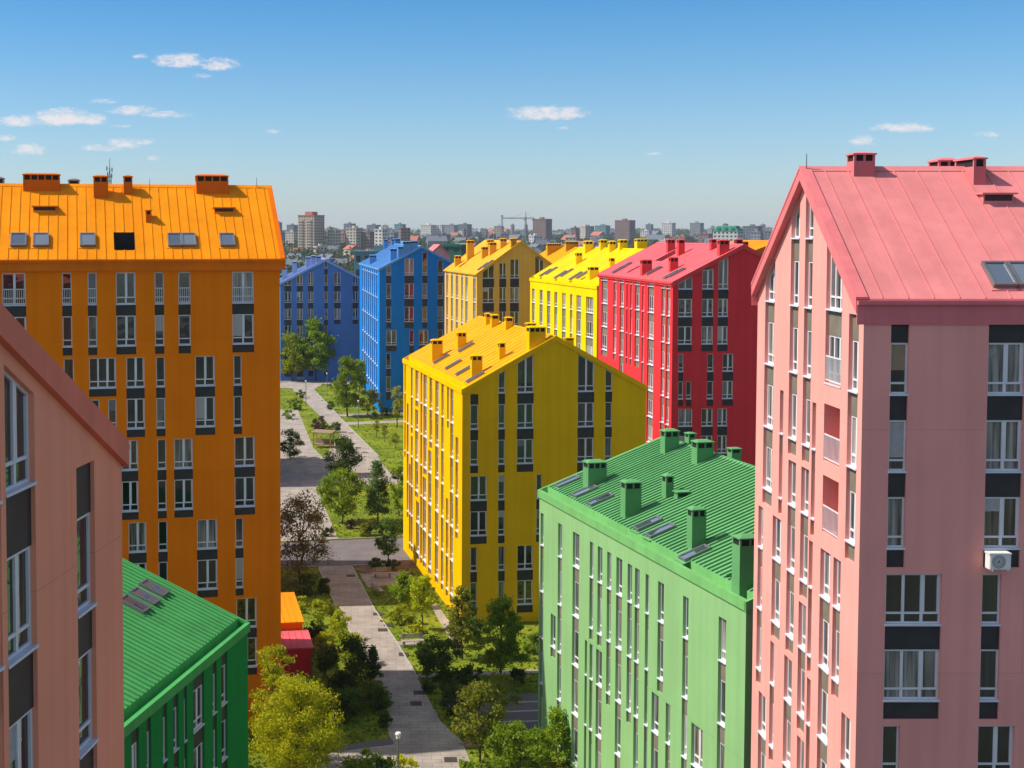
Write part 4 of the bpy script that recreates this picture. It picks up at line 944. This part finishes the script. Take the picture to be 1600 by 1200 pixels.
def lamp(px, py, top, label):
    p = ground(px, py); d = p.y; h = (top if top < 20 else 4.2)
    r = empty('street_lamp', (p.x, p.y, .03), 0, label, 'street lamp', 'courtyard lamps')
    m_ = MB(); m_.tube((0, 0, 0), (0, 0, .5), .10, .09, 10); m_.tube((0, 0, .5), (0, 0, h - .3), .07, .06, 10); m_.build('pole', [M['metal']], r)
    m_ = MB(); m_.tube((0, 0, h - .3), (0, 0, h - .05), .13, .13, 12); m_.tube((0, 0, h - .05), (0, 0, h + .05), .19, .15, 12); m_.build('lamp_head', [M['white']], r)
lamp(622, 1252, 4.0, 'grey street lamp with white head at the bottom edge of the picture')
for x, y, l in ((478, 632, 'thin grey lamp post left of the upper path'), (511, 618, 'thin grey lamp post right of the upper path'), (560, 668, 'thin grey lamp post on the far lawn')): lamp(x, y, 4.6, l)
p = ground(503, 700); k_ = empty('kiosk', (p.x, p.y, .03), RAD(-20), 'small wooden arbour beside the upper path', 'arbour')
m_ = MB(); m_.box(-1.4, 1.4, 0, 1.3, .4, .5); m_.box(-1.4, 1.4, 1.25, 1.32, .5, 1.2); m_.build('seat', [M['wood2']], k_)
m_ = MB(); m_.hexa([(-1.7, -.3, 2.3), (1.7, -.3, 2.3), (1.7, 1.6, 2.5), (-1.7, 1.6, 2.5)], [(-1.7, -.3, 2.4), (1.7, -.3, 2.4), (1.7, 1.6, 2.6), (-1.7, 1.6, 2.6)]); m_.build('roof', [M['wood2']], k_)
for x in (-1.4, 1.4):
    for y in (0, 1.3):
        m_ = MB(); m_.box(x - .06, x + .06, y - .06, y + .06, 0, 2.32); m_.build('post', [M['wood2']], k_)

# ------------------------------------------------------------------ far city
def farmat(n, c): M[n] = mat_basic('far_' + n, c, .85, .08, .05, spec=.1)
farmat('brick', (.46, .34, .26)); farmat('cream', (.50, .45, .37)); farmat('grey', (.26, .27, .29)); farmat('teal', (.13, .27, .30)); farmat('brown', (.26, .17, .15)); farmat('white', (.60, .58, .55)); farmat('slate', (.16, .18, .21)); farmat('netting', (.03, .16, .10)); farmat('greenroof', (.04, .22, .15)); farmat('rust', (.42, .15, .10)); farmat('farglass', (.04, .045, .06))
def block(x0, x1, ytop, d, c, label, yaw=38, hat=.0, depth=None, c2=None, name='tower_block', cat='tower block', group=None, fl=None, roof=None, balc=False):
    a = RAD(yaw); L = (x1 - x0) / F * d; k = .8 if depth is None else depth
    w = L / (math.cos(a) + k * math.sin(a)); dp = w * k
    cx = ((x0 + x1) / 2 - PPX) / F * d; zb = tz(d) - 2; zt = H + (HY - ytop) / F * d
    r = empty(name, (cx, d, zb), -a, label, cat, group); hh = zt - zb - hat
    m_ = MB(); X, Y = w / 2, dp / 2; m_.box(-X, X, -Y, Y, 0, hh)
    n = max(2, int(hh / (fl or 3.2)))
    for f in range(n):
        z = hh * (f + .3) / n; dz = hh * .45 / n
        for (L_, side) in ((w, 0), (dp, 1)):
            q = max(2, int(L_ / 3.6))
            for i in range(q):
                u0 = -L_ / 2 + L_ * (i + .25) / q; u1 = -L_ / 2 + L_ * (i + .75) / q
                if side == 0: m_.poly([(u0, -Y - .06, z), (u1, -Y - .06, z), (u1, -Y - .06, z + dz), (u0, -Y - .06, z + dz)], 1)
                else: m_.poly([(X + .06, u1, z), (X + .06, u0, z), (X + .06, u0, z + dz), (X + .06, u1, z + dz)], 1)
    m_.build('wall', [M[c], M['farglass']], r)
    m_ = MB(); m_.box(-X - .4, X + .4, -Y - .4, Y + .4, hh, hh + .8)
    if hat: m_.box(-X * .45, X * .45, -Y * .5, Y * .5, hh + .8, hh + hat)
    else: m_.box(-X * .3, X * .2, -Y * .3, Y * .3, hh + .8, hh + 3.2)
    m_.build('roof', [M[roof or c2 or c]], r)
    if balc:
        for f in range(1, n - 1):
            for u in (-.32, .2):
                g_ = MB(); z = hh * f / n; x0_ = w * u
                g_.box(x0_ - 3.4, x0_ + 3.4, -Y - 1.3, -Y - .08, z, z + 1.2); g_.build('balcony', [M['cream']], r)
    return r
block(466, 507, 331, 1500, 'brick', 'tall brick apartment tower with cream balconies, nearest of the skyline', 35, 4.5, .85, 'rust', balc=True, fl=3.0)
FB = ((430, 441, 348, 2600, 'slate', 'slate tower block peeping over the right end of the orange roof'), (448, 466, 352, 2500, 'slate', 'dark slate tower block just left of the brick tower'), (428, 446, 364, 1700, 'grey', 'wide grey block low at the right end of the orange roof'),
      (446, 468, 363, 1750, 'cream', 'pale low block at the left foot of the brick tower'),
      (512, 532, 360, 1500, 'cream', 'cream apartment block just right of the brick tower'), (530, 545, 365, 1550, 'brown', 'brown low block between two cream blocks'), (537, 556, 350, 2600, 'slate', 'bluish tower above the cream blocks right of the brick tower'),
      (541, 566, 357, 1500, 'cream', 'stepped cream block with many balconies'), (564, 586, 363, 1500, 'brown', 'brown flat block right of the stepped cream block'), (573, 595, 352, 2600, 'slate', 'slate twin tower above the brown flat block'),
      (585, 605, 359, 1450, 'white', 'white stepped block above the blue roofs'), (604, 622, 364, 1600, 'grey', 'grey low block right of the white stepped block'), (616, 634, 351, 2300, 'teal', 'teal glazed tower block above the blue gable'),
      (657, 682, 352, 2500, 'white', 'pale slab block above the pink roof'), (683, 694, 352, 2500, 'white', 'narrow pale tower, left end of a long grey slab'), (693, 718, 352, 2600, 'grey', 'grey slab block in the middle of the skyline'), (716, 737, 351, 2400, 'slate', 'darker slate slab at the right end of the grey slab'),
      (754, 762, 359, 2800, 'slate', 'small slate tower left of the crane'), (832, 862, 343, 1900, 'brown', 'tall half light tower block just right of the crane'), (884, 905, 358, 2800, 'grey', 'wide low grey block right of the crane tower'), (909, 928, 354, 2600, 'slate', 'slate tower, left of two bluish towers'), (929, 953, 353, 2500, 'teal', 'bluish teal tower, right of the pair'),
      (960, 992, 345, 2000, 'brown', 'dark brown tower block above the lemon roof'), (1000, 1018, 361, 2200, 'white', 'small white low block right of the brown tower'), (1008, 1020, 351, 3000, 'slate', 'slim slate tower with a point right of the brown tower'), (1033, 1055, 349, 2400, 'white', 'white and grey tower above the red roof ridge'), (1077, 1099, 349, 2400, 'grey', 'grey tower block over the red roof chimneys'),
      (1090, 1112, 366, 1800, 'brown', 'low brown block at the left foot of the white green roofed block'), (1160, 1190, 354, 1900, 'slate', 'slate block right of the green roofed block'), (1172, 1192, 363, 1500, 'grey', 'grey low block beside the pink gable'))
for q in FB: block(*q[:6], group='tower blocks along the skyline')
rnd = random.Random(21)
for i in range(70):
    px = rnd.uniform(436, 1195); d = rnd.uniform(1300, 3600); wpx = rnd.uniform(9, 26) * 1500 / d; hb = rnd.uniform(12, 30)
    yt = HY - (tz(d) + hb - H) * F / d
    block(px, px + wpx, yt, d, rnd.choice(('white', 'cream', 'cream', 'grey', 'brown', 'slate')), 'small pale apartment slab among the trees of the distant city', rnd.choice((20, 35, 55, 65)), 0, rnd.uniform(.4, 1.6), group='small slabs in the distant city')
# white block with green mansard roof
r = block(1112, 1162, 361, 1300, 'white', 'white apartment block with a green mansard roof over the red ridge', 30, 0, .9, 'greenroof')
for ch in r.children:
    if ch.name.startswith('roof'):
        bb = [Vector(v.co) for v in ch.data.vertices]; X = max(v.x for v in bb); Y = max(v.y for v in bb); z = min(v.z for v in bb)
        m_ = MB(); m_.hexa([(-X, -Y, z), (X, -Y, z), (X, Y, z), (-X, Y, z)], [(-X * .7, -Y * .7, z + 5), (X * .7, -Y * .7, z + 5), (X * .7, Y * .7, z + 5), (-X * .7, Y * .7, z + 5)])
        for i in (-.55, 0, .55): m_.box(X * i - 1.4, X * i + 1.4, -Y - .2, -Y * .8, z + .3, z + 3.4)
        ch.data = m_.mesh('roof', [M['greenroof']])
block(688, 729, 381, 520, 'netting', 'building wrapped in green scaffold netting behind the tan roof', 20, 1.0, .8, 'netting', fl=2.6, name='construction_building', cat='construction site')
block(553, 640, 394, 620, 'teal', 'long low flat roofed hall behind the violet blue roof', 8, 0, .5, 'teal', name='hall', cat='hall', fl=6)
# tower crane
def truss(m_, p, q, s, k):
    p = Vector(p); q = Vector(q); d = (q - p).normalized(); a = d.orthogonal().normalized(); b_ = d.cross(a)
    cs = [a * s + b_ * s, a * s - b_ * s, -a * s - b_ * s, -a * s + b_ * s]
    for c in cs: m_.tube(p + c, q + c, s * .28, s * .28, 4)
    for i in range(k):
        u, v = p + (q - p) * i / k, p + (q - p) * (i + 1) / k
        for j in range(4): m_.tube(u + cs[j], v + cs[(j + 1) % 4], s * .16, s * .16, 3)
d = 1850.0; cx = (821 - PPX) / F * d; cr = empty('tower_crane', (cx, d, tz(d)), 0, 'slender grey tower crane with a long jib on the skyline', 'crane')
hz_ = lambda y: H + (HY - y) / F * d - tz(d)
m_ = MB(); truss(m_, (0, 0, 0), (0, 0, hz_(342)), .9, 24); m_.build('mast', [M['metal']], cr)
m_ = MB(); truss(m_, (-37 / F * d, -4, hz_(341)), (14 / F * d, 0, hz_(341)), .65, 30); m_.build('jib', [M['metal']], cr)
m_ = MB(); m_.tube((0, 0, hz_(342)), (0, 0, hz_(331)), 1.0, .3, 4); m_.tube((0, 0, hz_(332)), (-26 / F * d, -3, hz_(341)), .12, .12, 3); m_.tube((0, 0, hz_(332)), (12 / F * d, 0, hz_(341)), .12, .12, 3); m_.build('tower_head', [M['metal']], cr)
m_ = MB(); m_.box(10 / F * d, 14 / F * d, -1.2, 1.2, hz_(341) - 3.2, hz_(341) - .7); m_.build('counterweight', [M['grey']], cr)
m_ = MB(); m_.box(-2.6, -.9, -1.8, .2, hz_(342) - 2.6, hz_(342)); m_.build('cab', [M['white']], cr)
d = 2000.0; cr = empty('tower_crane', ((784 - PPX) / F * d, d, tz(d)), 0, 'bare crane mast left of the long jib', 'crane')
m_ = MB(); truss(m_, (0, 0, 0), (0, 0, hz_(338) + 0), .9, 24); m_.build('mast', [M['metal']], cr)
m_ = MB(); m_.box(-1.5, 1.5, -1.5, 1.5, hz_(338), hz_(338) + 1.5); m_.build('tower_head', [M['metal']], cr)
# telecom mast above the orange roof
d = 420.0; ms = empty('telecom_mast', ((173 - PPX) / F * d, d, 0), 0, 'lattice telecom mast rising behind the orange roof', 'telecom mast')
zt = H + (HY - 248) / F * d
m_ = MB(); truss(m_, (0, 0, 0), (0, 0, zt - 5), .35, 40); m_.tube((0, 0, zt - 5), (0, 0, zt), .18, .08, 6); m_.build('mast', [M['metal']], ms)
for i, (x, z) in enumerate(((-.8, 3.2), (.8, 3.6), (-.6, 5), (.7, 5.4), (0, 4.4))):
    m_ = MB(); m_.box(x - .16, x + .16, -.55, -.35, zt - z - .7, zt - z + .7); m_.box(min(x, 0), max(x, 0) + .05, -.36, -.28, zt - z - .05, zt - z + .05); m_.build('antenna', [M['metal']], ms)
# low houses among the far trees
rnd = random.Random(11); hc = ['white', 'cream', 'grey', 'cream', 'rust', 'white']
proto = {}
for c in set(hc):
    for rf in ('rust', 'slate'):
        m_ = MB(); m_.box(-5, 5, -4, 4, 0, 6); wall = m_.mesh('wall', [M[c]])
        m_ = MB(); m_.poly([(-5.4, -4.5, 5.8), (5.4, -4.5, 5.8), (5.4, 0, 9), (-5.4, 0, 9)]); m_.poly([(5.4, 4.5, 5.8), (-5.4, 4.5, 5.8), (-5.4, 0, 9), (5.4, 0, 9)]); m_.poly([(-5, -4, 6), (-5, 4, 6), (-5, 0, 8.9)]); m_.poly([(5, -4, 6), (5, 4, 6), (5, 0, 8.9)])
        m_.box(1, 2, -.5, .5, 7, 10); proto[c, rf] = (wall, m_.mesh('roof', [M[rf]]))
for i in range(150):
    d = rnd.choice((rnd.uniform(900, 1500), rnd.uniform(1400, 3200), rnd.uniform(1400, 3200))); px = rnd.uniform(436, 1190)
    X = (px - PPX) / F * d
    r = empty('house', (X, d, tz(d) + rnd.uniform(0, 3)), rnd.uniform(-1.2, .6), 'tiny low house half hidden among the distant trees', 'house', 'low houses among the distant trees')
    s_ = rnd.uniform(.8, 1.5) if d < 1500 else rnd.uniform(1.0, 2.2); r.scale = (s_ * rnd.uniform(.8, 1.6), s_, s_)
    w_, rf_ = proto[rnd.choice(hc), rnd.choice(('rust', 'slate', 'slate'))]; link('wall', w_, r); link('roof', rf_, r)
# far woodland: one mass of crowns
M['wood_far'] = mat_leaf('far_woodland', (.028, .055, .016), (.075, .11, .028), .15, .05)
g = MB(); rnd = random.Random(3)
def farcrown(x, y, z, w, h, n, ls):
    for i in range(n):
        t = rnd.random(); r_ = math.sqrt(max(.05, 1 - (2 * t - .9) ** 2)) * w / 2 * rnd.random() ** .4; a = rnd.uniform(0, 6.28)
        p = Vector((x + r_ * math.cos(a), y + r_ * math.sin(a), z + t * h)); nv = Vector((rnd.gauss(0, 1), rnd.gauss(0, 1), rnd.gauss(.5, .7))).normalized()
        u = nv.orthogonal().normalized(); v = nv.cross(u); L = ls * rnd.uniform(.6, 1.3)
        g.poly([p - u * L * .5, p + v * L * .35, p + u * L * .5, p - v * L * .35])
for i in range(3700):
    q = rnd.random(); d = 360 + 4600 * q ** 1.9 if i < 2300 else (rnd.uniform(370, 1300) if i < 3000 else rnd.uniform(1300, 3400))
    px = rnd.uniform(425, 1200) if i < 2300 or i >= 3000 else rnd.uniform(425, 760)
    X = (px - PPX) / F * d; w = rnd.uniform(6, 13); h = rnd.uniform(7, 15)
    if d > 1500: w *= 2.2; h *= 1.15
    farcrown(X, d, tz(d) - 1, w, h, 90 if d < 1000 else 55, w * (.16 if d < 1000 else .2))
for i in range(2600):      # the wood goes on to both sides of the view
    d = 300 + 3200 * rnd.random() ** 1.6; px = rnd.uniform(-700, 430) if i % 2 else rnd.uniform(1200, 2300)
    w = rnd.uniform(7, 13) * (1 if d < 1200 else 2); farcrown((px - PPX) / F * d, d, tz(d) - 1, w, rnd.uniform(8, 15), 45, w * .22)
tag(g.build('woodland', [M['wood_far']]), kind='stuff')

# ------------------------------------------------------------------ sun, sky, clouds
EL = RAD(48); S = Vector((-math.cos(EL), .012 * math.cos(EL), math.sin(EL)))
sl = bpy.data.lights.new('sun', 'SUN'); sl.energy = 4.2; sl.angle = RAD(.53); sl.color = (1, .93, .82)
so = link('sun', sl); so.rotation_euler = S.to_track_quat('Z', 'Y').to_euler()
w = bpy.data.worlds.new('World'); sc.world = w; w.use_nodes = True; nt = w.node_tree; L = nt.links
bg = nt.nodes['Background']; sky = nd(nt, 'ShaderNodeTexSky', sky_type='NISHITA'); sky.sun_disc = False; sky.sun_elevation = EL; sky.sun_rotation = RAD(-90.7); sky.altitude = 150; sky.air_density = 1.0; sky.dust_density = .6; sky.ozone_density = 2.0
tc = nd(nt, 'ShaderNodeTexCoord'); sep = nd(nt, 'ShaderNodeSeparateXYZ'); L.new(tc.outputs['Generated'], sep.inputs[0])
def mth(op, a, b_=None, clamp=False):
    n = nd(nt, 'ShaderNodeMath', operation=op); n.use_clamp = clamp
    for i, v in enumerate((a, b_)):
        if v is None: continue
        if isinstance(v, (int, float)): n.inputs[i].default_value = v
        else: L.new(v, n.inputs[i])
    return n.outputs[0]
yy = mth('MAXIMUM', sep.outputs['Y'], .02); u_ = mth('DIVIDE', sep.outputs['X'], yy); v_ = mth('DIVIDE', sep.outputs['Z'], yy)
cmb = nd(nt, 'ShaderNodeCombineXYZ'); L.new(mth('MULTIPLY', u_, 1.0), cmb.inputs[0]); L.new(mth('MULTIPLY', v_, 2.2), cmb.inputs[1])
n1 = nd(nt, 'ShaderNodeTexNoise'); n1.inputs['Scale'].default_value = 95; n1.inputs['Detail'].default_value = 7; n1.inputs['Roughness'].default_value = .6; L.new(cmb.outputs[0], n1.inputs['Vector'])
n2 = nd(nt, 'ShaderNodeTexNoise'); n2.inputs['Scale'].default_value = 330; n2.inputs['Detail'].default_value = 4; L.new(cmb.outputs[0], n2.inputs['Vector'])
nz = mth('ADD', mth('MULTIPLY', mth('SUBTRACT', n1.outputs['Fac'], .5), 2.6), mth('MULTIPLY', mth('SUBTRACT', n2.outputs['Fac'], .5), 1.0))
acc = None; hgt = None
CL = ((282, 97, 36, 11, 1), (343, 102, 28, 11, .8), (316, 119, 20, 5, .5), (219, 89, 18, 5, .45), (165, 159, 24, 5, .55), (208, 174, 36, 8, .75), (258, 180, 40, 7, .6), (96, 186, 40, 13, 1.1), (28, 190, 32, 9, .95), (145, 189, 20, 10, .9), (45, 235, 23, 10, .9), (6, 216, 18, 7, .6), (160, 232, 40, 6, .6), (193, 226, 26, 9, .75), (222, 222, 24, 6, .6), (242, 247, 14, 6, .45), (424, 206, 15, 5, .5), (855, 179, 56, 11, 1), (880, 200, 11, 4, .4), (1020, 241, 13, 4, .5), (1347, 221, 21, 8, .8), (1412, 201, 44, 8, .85), (1542, 211, 20, 6, .55), (188, 197, 24, 4, .35))
for (px, py, hw, hh, st) in CL:
    r_ = ray(px, py); cu, cv = r_.x / r_.y, r_.z / r_.y
    du = mth('MULTIPLY', mth('SUBTRACT', u_, cu), F / (hw * 1.25)); dv = mth('MULTIPLY', mth('SUBTRACT', v_, cv), F / (hh * 1.35))
    dv2 = mth('MAXIMUM', dv, mth('MULTIPLY', dv, -1.5))
    q = mth('SUBTRACT', st, mth('ADD', mth('MULTIPLY', du, du), mth('MULTIPLY', dv2, dv2)))
    acc = q if acc is None else mth('MAXIMUM', acc, q)
den = mth('ADD', mth('ADD', acc, .22), nz)
mr = nd(nt, 'ShaderNodeMapRange', interpolation_type='SMOOTHSTEP'); mr.inputs['From Min'].default_value = .05; mr.inputs['From Max'].default_value = 1.45; mr.inputs['To Max'].default_value = .92; L.new(den, mr.inputs['Value'])
# only where a cloud bank is
gate = nd(nt, 'ShaderNodeMapRange', interpolation_type='SMOOTHSTEP'); gate.inputs['From Min'].default_value = -1.6; gate.inputs['From Max'].default_value = .2; L.new(acc, gate.inputs['Value'])
cov = mth('MULTIPLY', mr.outputs[0], gate.outputs[0])
# sky tint by elevation; unseen upper part raised bright and warm to fill shade
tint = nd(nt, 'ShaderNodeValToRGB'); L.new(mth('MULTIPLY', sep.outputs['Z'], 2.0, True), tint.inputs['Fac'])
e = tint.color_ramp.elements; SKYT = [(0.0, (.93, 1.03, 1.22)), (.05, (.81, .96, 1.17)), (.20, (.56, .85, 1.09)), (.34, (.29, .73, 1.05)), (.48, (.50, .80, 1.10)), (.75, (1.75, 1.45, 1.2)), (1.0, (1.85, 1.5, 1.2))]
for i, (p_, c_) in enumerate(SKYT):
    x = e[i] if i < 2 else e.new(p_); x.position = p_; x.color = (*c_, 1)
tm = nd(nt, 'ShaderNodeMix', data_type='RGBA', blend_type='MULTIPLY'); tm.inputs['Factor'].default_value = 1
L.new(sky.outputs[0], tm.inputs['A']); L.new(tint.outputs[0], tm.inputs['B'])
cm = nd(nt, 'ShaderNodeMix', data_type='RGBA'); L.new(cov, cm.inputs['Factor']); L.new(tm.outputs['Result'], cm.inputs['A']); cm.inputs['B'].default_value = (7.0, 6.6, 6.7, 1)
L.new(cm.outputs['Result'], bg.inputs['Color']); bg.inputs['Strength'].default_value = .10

# ------------------------------------------------------------------ haze
HZ = 0.00008
m, nt, b = new_mat('haze_air'); nt.nodes.remove(b)
pv = nd(nt, 'ShaderNodeVolumePrincipled'); pv.inputs['Color'].default_value = (.80, .88, 1.0, 1); pv.inputs['Density'].default_value = HZ; pv.inputs['Anisotropy'].default_value = 0.0
nt.links.new(pv.outputs[0], nt.nodes['Material Output'].inputs['Volume'])
g = MB(); g.box(-7050, 7050, -350, 9050, -1.4, 130); hz_o = g.build('haze', [m]); tag(hz_o, kind='stuff')

# ------------------------------------------------------------------ camera and view
cam = bpy.data.cameras.new('camera'); co = link('camera', cam); sc.camera = co
co.location = CAM; co.rotation_euler = (RAD(90) - PITCH, 0, 0)
cam.sensor_width = 36; cam.sensor_fit = 'HORIZONTAL'; cam.lens = 36 * F / 1600; cam.shift_x = (800 - PPX) / 1600; cam.shift_y = -(600 - PPY) / 1600
cam.clip_start = .5; cam.clip_end = 20000
sc.view_settings.view_transform = 'Standard'; sc.view_settings.look = 'None'; sc.view_settings.gamma = 1; sc.view_settings.exposure = 0.35
try: sc.cycles.use_denoising = True
except Exception: pass
sc.cycles.max_bounces = 6; sc.cycles.diffuse_bounces = 3; sc.cycles.glossy_bounces = 3
